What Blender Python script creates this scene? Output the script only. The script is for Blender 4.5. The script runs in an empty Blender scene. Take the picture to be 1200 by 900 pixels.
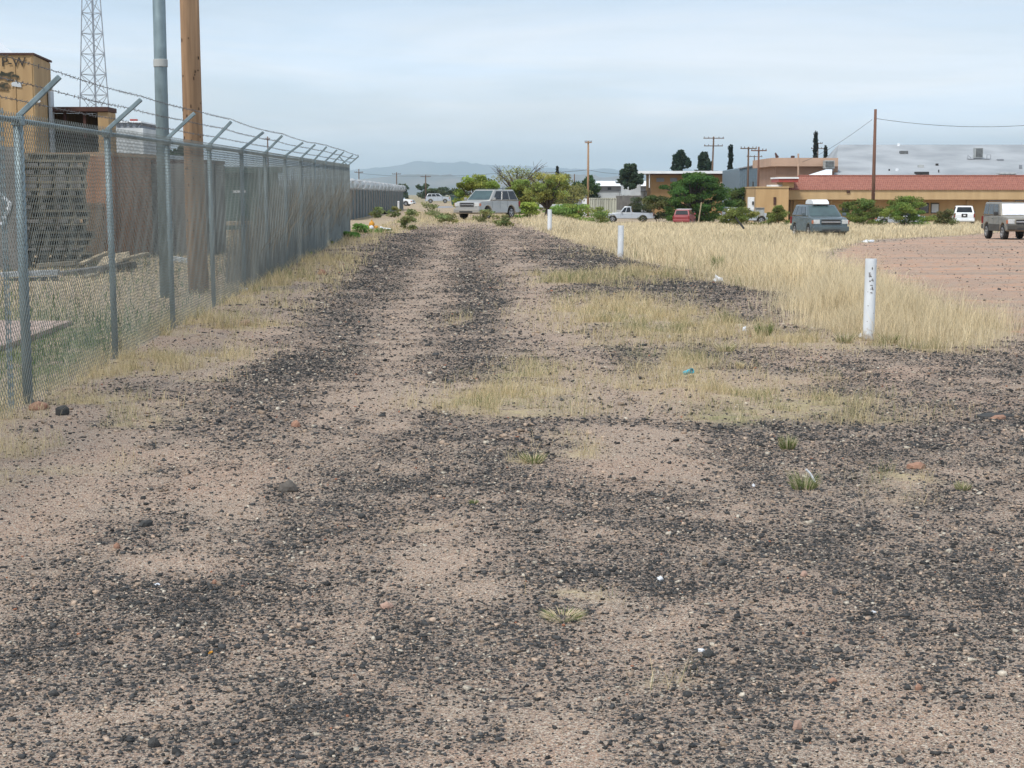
import bpy, bmesh, math, random
import numpy as np
from mathutils import Vector, Matrix
R = math.radians
random.seed(7)
rng = np.random.default_rng(11)
C = bpy.context.scene.collection
sc = bpy.context.scene

# ------------------------------------------------------------------ camera, sky, sun, exposure
F = 1850.0; EYE = 1.6; HOR = 228.0
PITCH = math.atan((450 - HOR) / F)
cam = bpy.data.cameras.new('camera'); cam.sensor_width = 36; cam.lens = 36 * F / 1200
cam.clip_start = 0.1; cam.clip_end = 60000
camo = bpy.data.objects.new('camera', cam); C.objects.link(camo)
camo.location = (0, 0, EYE); camo.rotation_euler = (math.pi / 2 - PITCH, 0, 0)
sc.camera = camo
SUN_EL, SUN_AZ = R(56), R(215)      # azimuth clockwise from +Y: behind the camera, to its left
w = bpy.data.worlds.new('World'); sc.world = w; w.use_nodes = True
nt = w.node_tree; N = nt.nodes; Lk = nt.links
bg = N['Background']; bg.inputs['Strength'].default_value = 0.10
sky = N.new('ShaderNodeTexSky'); sky.sky_type = 'NISHITA'; sky.sun_disc = False
sky.sun_elevation = SUN_EL; sky.sun_rotation = SUN_AZ; sky.air_density = 1.0; sky.dust_density = 2.0
tc = N.new('ShaderNodeTexCoord')
mp = N.new('ShaderNodeMapping'); mp.inputs['Scale'].default_value = (1.6, 1.6, 11.0); mp.inputs['Rotation'].default_value = (0, R(3), R(20))
n1 = N.new('ShaderNodeTexNoise'); n1.inputs['Scale'].default_value = 2.2; n1.inputs['Detail'].default_value = 7; n1.inputs['Roughness'].default_value = .55; n1.inputs['Distortion'].default_value = .5
cr = N.new('ShaderNodeValToRGB'); cr.color_ramp.elements[0].position = .36; cr.color_ramp.elements[1].position = .62
cr.color_ramp.elements[0].color = (.66, .66, .66, 1); cr.color_ramp.elements[1].color = (1, 1, 1, 1)
mx = N.new('ShaderNodeMix'); mx.data_type = 'RGBA'
mx.inputs['B'].default_value = (7.4, 8.2, 9.0, 1)
sz = N.new('ShaderNodeSeparateXYZ'); hr = N.new('ShaderNodeMapRange'); hr.inputs['From Min'].default_value = 0; hr.inputs['From Max'].default_value = .16; hr.interpolation_type = 'SMOOTHSTEP'
hmx = N.new('ShaderNodeMix'); hmx.data_type = 'RGBA'; hmx.inputs['A'].default_value = (10.2, 10.5, 10.9, 1); hmx.inputs['B'].default_value = (5.1, 6.0, 7.1, 1)
Lk.new(tc.outputs['Generated'], sz.inputs[0]); Lk.new(sz.outputs['Z'], hr.inputs['Value']); Lk.new(hr.outputs['Result'], hmx.inputs['Factor']); 
mp2 = N.new('ShaderNodeMapping'); mp2.inputs['Scale'].default_value = (1.2, 1.2, 14); mp2.inputs['Rotation'].default_value = (R(2), R(-4), R(70)); n2 = N.new('ShaderNodeTexNoise'); n2.inputs['Scale'].default_value = 1.9; n2.inputs['Detail'].default_value = 8; n2.inputs['Roughness'].default_value = .6; n2.inputs['Distortion'].default_value = 1.1
c2 = N.new('ShaderNodeValToRGB'); c2.color_ramp.elements[0].position = .36; c2.color_ramp.elements[1].position = .60; c2.color_ramp.elements[0].color = (.93, .985, 1.03, 1); c2.color_ramp.elements[1].color = (1.07, 1.04, 1.01, 1)
ml = N.new('ShaderNodeMix'); ml.data_type = 'RGBA'; ml.blend_type = 'MULTIPLY'; ml.inputs['Factor'].default_value = 1
Lk.new(tc.outputs['Generated'], mp2.inputs['Vector']); Lk.new(mp2.outputs['Vector'], n2.inputs['Vector']); Lk.new(n2.outputs['Fac'], c2.inputs['Fac'])
Lk.new(hmx.outputs['Result'], ml.inputs['A']); Lk.new(c2.outputs['Color'], ml.inputs['B']); Lk.new(ml.outputs['Result'], mx.inputs['B'])
Lk.new(tc.outputs['Generated'], mp.inputs['Vector']); Lk.new(mp.outputs['Vector'], n1.inputs['Vector'])
Lk.new(n1.outputs['Fac'], cr.inputs['Fac']); Lk.new(cr.outputs['Color'], mx.inputs['Factor'])
Lk.new(sky.outputs['Color'], mx.inputs['A']); Lk.new(mx.outputs['Result'], bg.inputs['Color'])
sd = bpy.data.lights.new('sun', 'SUN'); sd.energy = 2.5; sd.angle = R(10); sd.color = (1, .95, .87)
so = bpy.data.objects.new('sun', sd); C.objects.link(so)
sdir = Vector((math.sin(SUN_AZ) * math.cos(SUN_EL), math.cos(SUN_AZ) * math.cos(SUN_EL), math.sin(SUN_EL)))
so.rotation_euler = sdir.to_track_quat('Z', 'Y').to_euler(); so.location = (0, -20, 50)
vs = sc.view_settings; vs.view_transform = 'Standard'; vs.look = 'None'; vs.gamma = 1; vs.use_curve_mapping = False
vs.exposure = 0.42
sc.cycles.max_bounces = 6; sc.cycles.diffuse_bounces = 2; sc.cycles.glossy_bounces = 2
sc.cycles.transparent_max_bounces = 8; sc.cycles.volume_bounces = 2
sc.cycles.use_denoising = True

# ------------------------------------------------------------------ terrain and pixel -> point helpers
def S(t):
    t = np.clip(t, 0, 1); return t * t * (3 - 2 * t)
def vn(x, y, s, seed=0):            # value noise 0..1
    x = np.asarray(x, float) * s + seed * 17.3; y = np.asarray(y, float) * s + seed * 9.1
    xi = np.floor(x); yi = np.floor(y); fx = x - xi; fy = y - yi
    fx = fx * fx * (3 - 2 * fx); fy = fy * fy * (3 - 2 * fy)
    def h(a, b):
        v = np.sin(a * 127.1 + b * 311.7 + seed * 74.7) * 43758.5453
        return v - np.floor(v)
    return (h(xi, yi) * (1 - fx) + h(xi + 1, yi) * fx) * (1 - fy) + (h(xi, yi + 1) * (1 - fx) + h(xi + 1, yi + 1) * fx) * fy
def fbm(x, y, s, seed=0, o=4):
    t = 0; a = .5; n = 0
    for k in range(o):
        t = t + a * vn(x, y, s * 2 ** k, seed + k); n += a; a *= .55
    return t / n
def terr(x, y):
    x = np.asarray(x, float); y = np.asarray(y, float)
    berm = .0087 * np.clip(y - 12, 0, 38) * (1 - S((y - 50) / 16)) * S((-1.8 - x) / 2.2)
    right = -.0107 * np.clip(y - 25, 0, 140) * S((x - .5) / 8)
    b = .035 * (vn(x, y, .9, 3) - .5) + .018 * (vn(x, y, 3.1, 5) - .5)
    return berm + right + b * np.clip(y / 6, .3, 1) * np.clip(60 / (y + 1), 0, 1)
def tz(x, y): return float(terr(x, y))
cp, sp = math.cos(PITCH), math.sin(PITCH)
def ray(px, py):
    a = (px - 600) / F; b = -(py - 450) / F
    return a, b * sp + cp, b * cp - sp
def W(px, py, D):
    a, dy, dz = ray(px, py); t = D / dy
    return Vector((a * t, D, EYE + dz * t))
def X(px, D): return W(px, 240, D).x
def Z(py, D): return W(600, py, D).z
def G(px, py):
    a, dy, dz = ray(px, py); lo = .5; hi = None
    ts = np.geomspace(1, 2000, 1500); zz = EYE + dz * ts - terr(a * ts, dy * ts)
    k = int(np.argmax(zz < 0)); t = ts[k] if zz[k] < 0 else 500
    return Vector((a * t, dy * t, tz(a * t, dy * t)))

# ------------------------------------------------------------------ mesh helpers
class MB:
    def __init__(s): s.v = []; s.f = []
    def add(s, vs_, fs): 
        o = len(s.v); s.v.extend([tuple(p) for p in vs_]); s.f.extend([tuple(i + o for i in f) for f in fs]); return s
    def box(s, c, d, rz=0, M=None):
        x, y, z = d[0] / 2, d[1] / 2, d[2] / 2
        p = [Vector((i * x, j * y, k * z)) for i in (-1, 1) for j in (-1, 1) for k in (-1, 1)]
        Mx = M if M is not None else Matrix.Rotation(rz, 3, 'Z')
        p = [Mx @ q + Vector(c) for q in p]
        return s.add(p, [(0, 1, 3, 2), (4, 6, 7, 5), (0, 4, 5, 1), (2, 3, 7, 6), (0, 2, 6, 4), (1, 5, 7, 3)])
    def hexa(s, b, t):               # 4 bottom, 4 top points, same order
        return s.add(list(b) + list(t), [(3, 2, 1, 0), (4, 5, 6, 7), (0, 1, 5, 4), (1, 2, 6, 5), (2, 3, 7, 6), (3, 0, 4, 7)])
    def tube(s, pts, rad, n=8, cap=True):
        pts = [Vector(p) for p in pts]
        if not hasattr(rad, '__len__'): rad = [rad] * len(pts)
        o = len(s.v); up = Vector((0, 0, 1)); prev = None
        for i, p in enumerate(pts):
            d = (pts[min(i + 1, len(pts) - 1)] - pts[max(i - 1, 0)]).normalized()
            if prev is None:
                a = d.cross(up if abs(d.z) < .9 else Vector((1, 0, 0))).normalized()
            else:
                a = (prev - d * prev.dot(d)).normalized()
            prev = a; b = d.cross(a)
            for k in range(n):
                t = 2 * math.pi * k / n
                s.v.append(tuple(p + (a * math.cos(t) + b * math.sin(t)) * rad[i]))
        for i in range(len(pts) - 1):
            for k in range(n):
                k2 = (k + 1) % n
                s.f.append((o + i * n + k, o + i * n + k2, o + (i + 1) * n + k2, o + (i + 1) * n + k))
        if cap:
            s.f.append(tuple(o + k for k in range(n))[::-1]); s.f.append(tuple(o + (len(pts) - 1) * n + k for k in range(n)))
        return s
    def lathe(s, prof, n=16, axis='Z', c=(0, 0, 0)):   # prof [(r,h)]
        o = len(s.v); c = Vector(c)
        for r, h in prof:
            for k in range(n):
                t = 2 * math.pi * k / n
                q = (r * math.cos(t), r * math.sin(t), h)
                if axis == 'Y': q = (q[0], q[2], q[1])
                if axis == 'X': q = (q[2], q[0], q[1])
                s.v.append(tuple(c + Vector(q)))
        for i in range(len(prof) - 1):
            for k in range(n):
                k2 = (k + 1) % n
                s.f.append((o + i * n + k, o + i * n + k2, o + (i + 1) * n + k2, o + (i + 1) * n + k))
        s.f.append(tuple(o + k for k in range(n))[::-1]); s.f.append(tuple(o + (len(prof) - 1) * n + k for k in range(n)))
        return s
    def prism(s, poly, y0, y1, taper=0):   # poly in x,z, extruded along y
        n = len(poly)
        a = [(p[0], y0, p[1]) for p in poly]; b = [(p[0], y1, p[1]) for p in poly]
        return s.add(a + b, [tuple(range(n))[::-1], tuple(range(n, 2 * n))] + [(i, (i + 1) % n, n + (i + 1) % n, n + i) for i in range(n)])
    def panel(s, q, u0, u1, v0, v1, off=.012, th=.02):  # slab lying on a quad (q0 bl, q1 br, q2 tr, q3 tl seen from outside)
        q = [Vector(p) for p in q]
        nrm = (q[1] - q[0]).cross(q[3] - q[0]).normalized()
        def P(u, v): return (q[0] * (1 - u) + q[1] * u) * (1 - v) + (q[3] * (1 - u) + q[2] * u) * v
        a = [P(u0, v0), P(u1, v0), P(u1, v1), P(u0, v1)]
        return s.hexa([p - nrm * th for p in a], [p + nrm * off for p in a])

def link(o, parent=None, label=None, cat=None, group=None, kind=None):
    C.objects.link(o)
    if parent is not None: o.parent = parent
    return tag(o, label, cat, group, kind)
def tag(o, label=None, cat=None, group=None, kind=None):
    if label: o['label'] = label
    if cat: o['category'] = cat
    if group: o['group'] = group
    if kind: o['kind'] = kind
    return o
def empty(name, loc, rz=0, label=None, cat=None, group=None):
    o = bpy.data.objects.new(name, None); o.empty_display_size = .2
    o.location = loc; o.rotation_euler = (0, 0, rz)
    return link(o, None, label, cat, group)
def build(name, mb, mat, parent=None, world=False, bevel=0, smooth=False, **k):
    v = mb.v
    if world and parent is not None:
        l = parent.location; v = [(p[0] - l[0], p[1] - l[1], p[2] - l[2]) for p in v]
    me = bpy.data.meshes.new(name); me.from_pydata(v, [], mb.f); me.update()
    bm = bmesh.new(); bm.from_mesh(me); bmesh.ops.recalc_face_normals(bm, faces=bm.faces); bm.to_mesh(me); bm.free()
    me.materials.append(mat)
    o = bpy.data.objects.new(name, me)
    if smooth: me.polygons.foreach_set('use_smooth', [True] * len(me.polygons))
    if bevel:
        m = o.modifiers.new('bevel', 'BEVEL'); m.width = bevel; m.segments = 2; m.limit_method = 'ANGLE'; m.angle_limit = R(35)
    return link(o, parent, **k)
def single(name, mb, mat, loc, rz=0, bevel=0, smooth=False, **k):   # a thing that is one mesh, own origin
    o = build(name, mb, mat, None, bevel=bevel, smooth=smooth, **k); o.location = loc; o.rotation_euler = (0, 0, rz); return o
def npmesh(name, V, Fc, mat, parent=None, col=None, **k):   # V (n,3), Fc (m,k) same-size faces
    V = np.asarray(V, np.float32); Fc = np.asarray(Fc, np.int32)
    me = bpy.data.meshes.new(name); m, kk = Fc.shape
    me.vertices.add(len(V)); me.vertices.foreach_set('co', V.ravel())
    me.loops.add(m * kk); me.loops.foreach_set('vertex_index', Fc.ravel())
    me.polygons.add(m); me.polygons.foreach_set('loop_start', np.arange(0, m * kk, kk, dtype=np.int32))
    me.update(calc_edges=True)
    if col is not None:
        for nm, arr in col.items():
            arr = np.asarray(arr, np.float32)
            if arr.ndim == 1:
                a = me.attributes.new(nm, 'FLOAT', 'POINT'); a.data.foreach_set('value', arr)
            else:
                a = me.attributes.new(nm, 'FLOAT_COLOR', 'POINT')
                a.data.foreach_set('color', np.concatenate([arr, np.ones((len(arr), 1), np.float32)], 1).ravel())
    me.materials.append(mat)
    return link(bpy.data.objects.new(name, me), parent, **k)
def copy_tree(o, parent=None):
    c = o.copy(); C.objects.link(c)
    if parent is not None: c.parent = parent
    for ch in list(o.children): copy_tree(ch, c)
    return c

# ------------------------------------------------------------------ materials
def mat(name, c1, c2=None, scale=4, rough=.8, metal=0, bump=0, detail=4, stretch=None, spec=.3, bscale=None, lo=.35, hi=.65):
    m = bpy.data.materials.new(name); m.use_nodes = True
    n = m.node_tree.nodes; l = m.node_tree.links; b = n['Principled BSDF']
    b.inputs['Roughness'].default_value = rough; b.inputs['Metallic'].default_value = metal
    b.inputs['Specular IOR Level'].default_value = spec
    if c2 is None: c2 = tuple(v * .8 for v in c1)
    tcn = n.new('ShaderNodeTexCoord'); mpn = n.new('ShaderNodeMapping')
    if stretch: mpn.inputs['Scale'].default_value = stretch
    l.new(tcn.outputs['Object'], mpn.inputs['Vector'])
    no = n.new('ShaderNodeTexNoise'); no.inputs['Scale'].default_value = scale; no.inputs['Detail'].default_value = detail
    l.new(mpn.outputs['Vector'], no.inputs['Vector'])
    r = n.new('ShaderNodeValToRGB'); r.color_ramp.elements[0].position = lo; r.color_ramp.elements[1].position = hi
    r.color_ramp.elements[0].color = (*c1, 1); r.color_ramp.elements[1].color = (*c2, 1)
    l.new(no.outputs['Fac'], r.inputs['Fac']); l.new(r.outputs['Color'], b.inputs['Base Color'])
    if bump:
        no2 = n.new('ShaderNodeTexNoise'); no2.inputs['Scale'].default_value = bscale or scale * 4; no2.inputs['Detail'].default_value = 5
        l.new(mpn.outputs['Vector'], no2.inputs['Vector'])
        bp = n.new('ShaderNodeBump'); bp.inputs['Strength'].default_value = 1; bp.inputs['Distance'].default_value = bump
        l.new(no2.outputs['Fac'], bp.inputs['Height']); l.new(bp.outputs['Normal'], b.inputs['Normal'])
    return m
def attrmat(name, rough=.85, transl=0.0, noise=0):
    m = bpy.data.materials.new(name); m.use_nodes = True
    n = m.node_tree.nodes; l = m.node_tree.links; b = n['Principled BSDF']
    b.inputs['Roughness'].default_value = rough; b.inputs['Specular IOR Level'].default_value = .2
    a = n.new('ShaderNodeAttribute'); a.attribute_name = 'Col'
    src = a.outputs['Color']
    if noise:
        tcn = n.new('ShaderNodeTexCoord'); no = n.new('ShaderNodeTexNoise'); no.inputs['Scale'].default_value = noise; no.inputs['Detail'].default_value = 3
        l.new(tcn.outputs['Object'], no.inputs['Vector'])
        mr = n.new('ShaderNodeMapRange'); mr.inputs['From Min'].default_value = .3; mr.inputs['From Max'].default_value = .7; mr.inputs['To Min'].default_value = .7; mr.inputs['To Max'].default_value = 1.3
        l.new(no.outputs['Fac'], mr.inputs['Value'])
        vm = n.new('ShaderNodeVectorMath'); vm.operation = 'SCALE'
        l.new(src, vm.inputs[0]); l.new(mr.outputs['Result'], vm.inputs['Scale']); src = vm.outputs['Vector']
    l.new(src, b.inputs['Base Color'])
    if transl:
        t = n.new('ShaderNodeBsdfTranslucent'); mxs = n.new('ShaderNodeMixShader'); mxs.inputs['Fac'].default_value = transl
        l.new(src, t.inputs['Color']); l.new(b.outputs['BSDF'], mxs.inputs[1]); l.new(t.outputs['BSDF'], mxs.inputs[2])
        l.new(mxs.outputs['Shader'], n['Material Output'].inputs['Surface'])
    return m
def bandmat(name, c1, c2, scale, axis='X', rough=.6, dist=1.0, metal=0, bump=.01):   # ribs / corrugation along an axis
    m = mat(name, c1, c2, 3, rough, metal)
    n = m.node_tree.nodes; l = m.node_tree.links; b = n['Principled BSDF']
    wv = n.new('ShaderNodeTexWave'); wv.bands_direction = axis; wv.inputs['Scale'].default_value = scale; wv.inputs['Distortion'].default_value = dist
    wv.inputs['Detail'].default_value = 1
    tcn = n.new('ShaderNodeTexCoord'); l.new(tcn.outputs['Object'], wv.inputs['Vector'])
    bp = n.new('ShaderNodeBump'); bp.inputs['Distance'].default_value = bump; l.new(wv.outputs['Fac'], bp.inputs['Height']); l.new(bp.outputs['Normal'], b.inputs['Normal'])
    return m
M = {}
M['galv'] = mat('galvanised_steel', (.235, .30, .325), (.165, .215, .235), 9, .55, .35, stretch=(1, 1, .4))
M['mesh'] = mat('chain_link_wire', (.20, .215, .20), (.14, .15, .14), 2, .55, .3)
M['barb'] = mat('barbed_wire_steel', (.16, .17, .18), (.10, .08, .07), 5, .6, .4)
M['wood_pole'] = mat('creosoted_pine', (.40, .25, .145), (.235, .145, .085), 5, .85, bump=.006, stretch=(3, 3, .18), lo=.3, hi=.7)
M['dark_pole'] = mat('weathered_dark_pole', (.16, .105, .075), (.09, .06, .045), 3, .9, stretch=(3, 3, .2))
M['red_pole'] = mat('red_brown_pole', (.19, .10, .07), (.13, .07, .05), 3, .9, stretch=(3, 3, .2))
M['pallet'] = mat('weathered_pallet_wood', (.25, .215, .155), (.15, .13, .10), 3, .9, bump=.004, stretch=(1, 1, 1))
M['plank'] = mat('pale_lumber', (.42, .34, .23), (.30, .235, .155), 4, .85)
M['ply'] = mat('stained_plywood', (.45, .31, .165), (.30, .195, .10), 1.6, .85, stretch=(2.2, 2.2, .25), lo=.3, hi=.75)
M['brownboard'] = mat('brown_particle_board', (.33, .175, .10), (.22, .115, .068), 1.8, .9, stretch=(1.5, 1.5, .5))
M['card'] = mat('tan_board', (.40, .27, .17), (.32, .21, .13), 1.5, .9)
M['greywood'] = mat('grey_weathered_board', (.20, .19, .18), (.12, .115, .11), 1.5, .9, stretch=(2, 2, .4))
M['darkroof'] = mat('dark_red_brown_trim', (.09, .045, .035), (.06, .03, .025), 3, .8)
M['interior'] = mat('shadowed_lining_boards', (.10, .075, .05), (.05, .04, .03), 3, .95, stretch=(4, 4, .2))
M['black'] = mat('black_paint', (.02, .02, .02), (.05, .045, .04), 4, .6)
M['white'] = mat('white_paint', (.78, .79, .80), (.68, .69, .70), 3, .5)
M['bollard'] = mat('chalky_white_paint', (.74, .77, .80), (.60, .63, .66), 9, .55, stretch=(1, 1, .3))
def splash(m):     # dirt splashed on the foot of the pipe
    n = m.node_tree.nodes; l = m.node_tree.links; b = n['Principled BSDF']; src = b.inputs['Base Color'].links[0].from_socket
    t = n.new('ShaderNodeTexCoord'); s = n.new('ShaderNodeSeparateXYZ'); l.new(t.outputs['Object'], s.inputs[0])
    no = n.new('ShaderNodeTexNoise'); no.inputs['Scale'].default_value = 22; no.inputs['Detail'].default_value = 5; l.new(t.outputs['Object'], no.inputs['Vector'])
    ad = n.new('ShaderNodeMath'); ad.operation = 'MULTIPLY_ADD'; ad.inputs[1].default_value = .35; l.new(no.outputs['Fac'], ad.inputs[0]); l.new(s.outputs['Z'], ad.inputs[2])
    mr = n.new('ShaderNodeMapRange'); mr.inputs['From Min'].default_value = .30; mr.inputs['From Max'].default_value = .17; l.new(ad.outputs[0], mr.inputs['Value'])
    x = n.new('ShaderNodeMix'); x.data_type = 'RGBA'; x.inputs['B'].default_value = (.30, .22, .16, 1); l.new(mr.outputs['Result'], x.inputs['Factor']); l.new(src, x.inputs['A']); l.new(x.outputs['Result'], b.inputs['Base Color'])
splash(M['bollard'])
M['rust'] = mat('rust_chip', (.10, .06, .04), (.03, .025, .02), 60, .9)
M['slab'] = mat('pinkish_concrete', (.42, .31, .26), (.33, .25, .21), 2, .9, bump=.003)
M['tan'] = mat('tan_stucco', (.54, .36, .185), (.46, .30, .15), 1.4, .9, stretch=(1, 1, .12), bump=.01, bscale=8)
M['fascia'] = mat('tan_fascia', (.54, .38, .21), (.47, .325, .175), 1.4, .85, stretch=(1, 1, .15))
M['tile'] = bandmat('red_roof_tile', (.36, .145, .105), (.29, .115, .085), 1.5, 'X', .6, 0, bump=.06)
M['tile_lip'] = mat('weathered_tile_edge', (.52, .30, .25), (.40, .21, .18), 3, .8)
M['redtrim'] = mat('red_trim', (.36, .07, .055), (.27, .06, .05), 3, .6)
M['peach'] = mat('peach_stucco', (.40, .245, .17), (.35, .215, .15), .6, .9)
M['peach2'] = mat('peach_band', (.50, .34, .25), (.44, .30, .22), .6, .9)
M['bluemetal'] = bandmat('blue_grey_metal_siding', (.145, .195, .235), (.12, .165, .20), 1.2, 'X', .5, 0, bump=.03)
M['greyroof'] = mat('patched_grey_roof_coating', (.36, .375, .39), (.26, .275, .29), .22, .7, detail=8, lo=.38, hi=.66)
M['whiteroof'] = mat('white_roof_coating', (.80, .82, .84), (.70, .72, .74), .6, .6)
M['ochre'] = mat('ochre_stucco', (.36, .22, .10), (.30, .18, .08), .5, .9)
M['greywall'] = mat('grey_block_wall', (.25, .26, .28), (.20, .21, .23), 1, .9)
M['whitewall'] = mat('white_block_wall', (.55, .58, .60), (.42, .45, .47), .6, .85)
M['glass'] = mat('tinted_glass', (.02, .025, .03), (.012, .015, .02), 2, .12, spec=.35)
M['winpane'] = mat('window_pane', (.06, .07, .08), (.03, .035, .04), 1, .12, spec=.8)
M['windshield'] = mat('windshield_glass', (.05, .085, .085), (.035, .06, .062), 2, .05, spec=.9)
M['tyre'] = mat('tyre_rubber', (.022, .022, .023), (.035, .033, .03), 6, .85)
M['rim'] = mat('alloy_rim', (.50, .51, .53), (.42, .43, .45), 5, .35, .6)
M['plastic'] = mat('dark_trim_plastic', (.035, .036, .038), (.05, .05, .05), 5, .6)
M['chrome'] = mat('dull_chrome', (.62, .63, .65), (.5, .51, .53), 5, .22, .8)
M['lamp'] = mat('clear_lens', (.60, .62, .62), (.45, .46, .46), 12, .15, spec=.8)
M['amber'] = mat('amber_lens', (.45, .16, .08), (.4, .12, .06), 12, .2, spec=.7)
M['tail'] = mat('red_lens', (.25, .02, .02), (.18, .015, .015), 12, .2, spec=.7)
M['sunshade'] = mat('silver_sunshade', (.85, .86, .90), (.60, .62, .68), 3, .35, .2, lo=.4, hi=.7)
M['p_silver'] = mat('champagne_silver_paint', (.40, .39, .37), (.37, .36, .34), 1, .28, .35, spec=.6)
M['p_grey'] = mat('silver_paint', (.47, .49, .52), (.43, .45, .48), 1, .28, .35, spec=.6)
M['p_white'] = mat('white_car_paint', (.78, .80, .82), (.72, .74, .76), 1, .3, spec=.6)
M['p_gold'] = mat('dusty_beige_paint', (.25, .23, .19), (.21, .19, .155), 1.5, .4, .15, spec=.5)
M['p_green'] = mat('dark_green_grey_paint', (.10, .13, .14), (.085, .11, .12), 1.5, .25, .3, spec=.7)
M['p_red'] = mat('faded_red_paint', (.30, .05, .055), (.24, .045, .05), 1.5, .4, spec=.5)
M['cladding'] = mat('dark_lower_cladding', (.085, .08, .07), (.06, .058, .052), 3, .6)
M['bark'] = mat('dark_bark', (.09, .07, .055), (.06, .048, .04), 6, .95, bump=.01)
M['leaf'] = attrmat('foliage', .7, .45)
M['grass'] = attrmat('grass_blades', .8, .4)
M['pebble'] = attrmat('crushed_stone', .9, 0, 90)
M['hydrant'] = mat('yellow_hydrant_paint', (.62, .30, .03), (.50, .22, .025), 8, .5)
M['bag'] = mat('crumpled_white_plastic', (.75, .77, .80), (.60, .62, .66), 12, .5, bump=.01)
M['blackbag'] = mat('black_plastic', (.03, .03, .033), (.02, .02, .02), 12, .4, bump=.01)
M['cyan'] = mat('cyan_plastic', (.06, .48, .62), (.05, .40, .55), 12, .4)
M['container'] = bandmat('cream_corrugated_steel', (.56, .56, .47), (.50, .50, .42), 1.1, 'X', .6, 0, bump=.08)
M['slat1'] = mat('grey_fence_slat', (.17, .18, .18), (.12, .13, .13), 2, .8)
M['slat2'] = mat('brown_grey_fence_slat', (.20, .18, .155), (.14, .125, .11), 2, .8)
M['coil'] = mat('bright_razor_wire', (.42, .44, .46), (.30, .32, .34), 4, .4, .4)
M['mast'] = mat('tower_steel', (.33, .36, .40), (.25, .28, .32), 2, .6, .3)
M['wire'] = mat('line_wire', (.07, .07, .08), (.05, .05, .055), 1, .7)
M['greenpaint'] = mat('dark_green_sheet', (.05, .10, .085), (.04, .08, .07), 1, .7)
M['ac'] = mat('evaporative_cooler_metal', (.42, .43, .42), (.32, .33, .32), 3, .6)
M['louver'] = bandmat('cooler_louvres', (.16, .17, .17), (.10, .10, .10), 6, 'X', .7, 0)

# ------------------------------------------------------------------ ground fields (all in world metres)
def wb(lst):
    out = []
    for px, py, rx, ry, s in lst:
        g = G(px, py); sc_ = g.y / F
        out.append((g.x, g.y, rx * sc_, max(.08, ry * g.y ** 2 / (F * EYE)), s))
    return out
DARK = wb([(370,430,70,60,.55),(440,300,90,18,.5),(470,275,60,8,.35),(560,345,38,40,.35),(560,285,30,20,.4),(700,300,70,12,.5),(790,335,150,18,.55),
 (705,418,60,22,.65),(900,438,50,14,.3),(1060,470,160,45,.5),(960,520,90,45,.45),(1120,600,140,60,.35),(560,580,110,20,.6),(400,560,60,60,.35),(700,680,70,40,.5),
 (900,800,90,70,.5),(1090,700,130,60,.35),(340,640,50,60,.3),(150,720,120,50,.55),(300,850,110,45,.5),(190,615,90,22,.4),(60,760,60,50,.3),(640,760,60,60,.2),(790,620,60,30,.3),
 (1000,650,120,30,.35),(470,760,60,40,.3),(680,495,70,14,.4),(820,510,60,10,.5),(430,400,60,60,.35)])
LIGHT = wb([(470,545,80,22,.6),(760,535,90,25,.75),(60,590,110,50,.6),(520,680,80,60,.6),(260,580,70,18,.35),(80,860,90,35,.6),(620,860,110,40,.45),(1130,850,90,45,.4),
 (520,460,50,18,.45),(280,470,70,26,.5),(230,420,90,16,.6),(330,350,60,12,.4),(640,370,30,20,.4),(660,455,60,10,.3),(870,595,60,25,.4),(840,560,60,14,.4),(900,720,60,18,.35),(400,700,40,20,.3)])
GRASS = wb([(600,472,72,16,1.1),(560,482,50,8,.7),(610,436,62,7,1.0),(740,368,85,16,1.2),(800,385,90,14,.9),(700,355,50,8,.8),(800,435,55,24,.9),(770,455,50,14,.5),(880,455,90,22,.8),(930,480,110,14,1.0),(850,490,45,9,1.1),
 (1080,570,52,8,.9),(680,526,30,7,.7),(625,541,18,6,.9),(660,721,30,6,.9),(690,327,60,6,1.0),(760,322,50,5,.9),(550,377,20,4,.8),(900,400,60,16,.5),(960,400,60,12,.8),(1060,405,70,8,.7),(760,300,70,6,.5),(770,793,45,10,.25),
 (500,630,35,5,.25),(740,445,40,12,.5),(20,560,40,8,.4),(10,500,40,12,.5)])
PINK = wb([(1040,450,130,40,1),(960,440,80,20,.8),(240,560,90,50,.7),(60,580,90,60,.6),(300,420,90,20,.6),(620,250,60,12,.9),(560,262,60,12,.8),(620,330,40,20,.6),(830,465,60,20,.5),(200,640,80,30,.6),(760,560,90,30,.5),(230,400,60,20,.7),(870,350,60,10,.6)])
GREENB = wb([(850,490,50,14,1),(730,378,30,8,.8),(690,327,50,6,.7),(610,436,60,8,.6),(950,478,40,12,.7),(740,408,30,12,.7),(1010,480,40,8,.6),(620,480,60,6,.4)])
def bf(x, y, bl):
    wx = x + .5 * (vn(x, y, 1.3, 21) - .5) * np.clip(y / 12, .4, 2.5); wy = y + (vn(x, y, 1.1, 33) - .5) * np.clip(y / 9, .5, 5)
    o = np.zeros(np.shape(x))
    for cx, cy, rx, ry, s in bl:
        o = np.maximum(o, s * np.exp(-(((wx - cx) / rx) ** 2 + ((wy - cy) / ry) ** 2) ** 1.2))
    return o
FX0 = G(33, 473); FX1 = W(409, 240, 50.1)
def fence_x(y): return FX0.x + (y - FX0.y) * (FX1.x - FX0.x) / (FX1.y - FX0.y)
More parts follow.
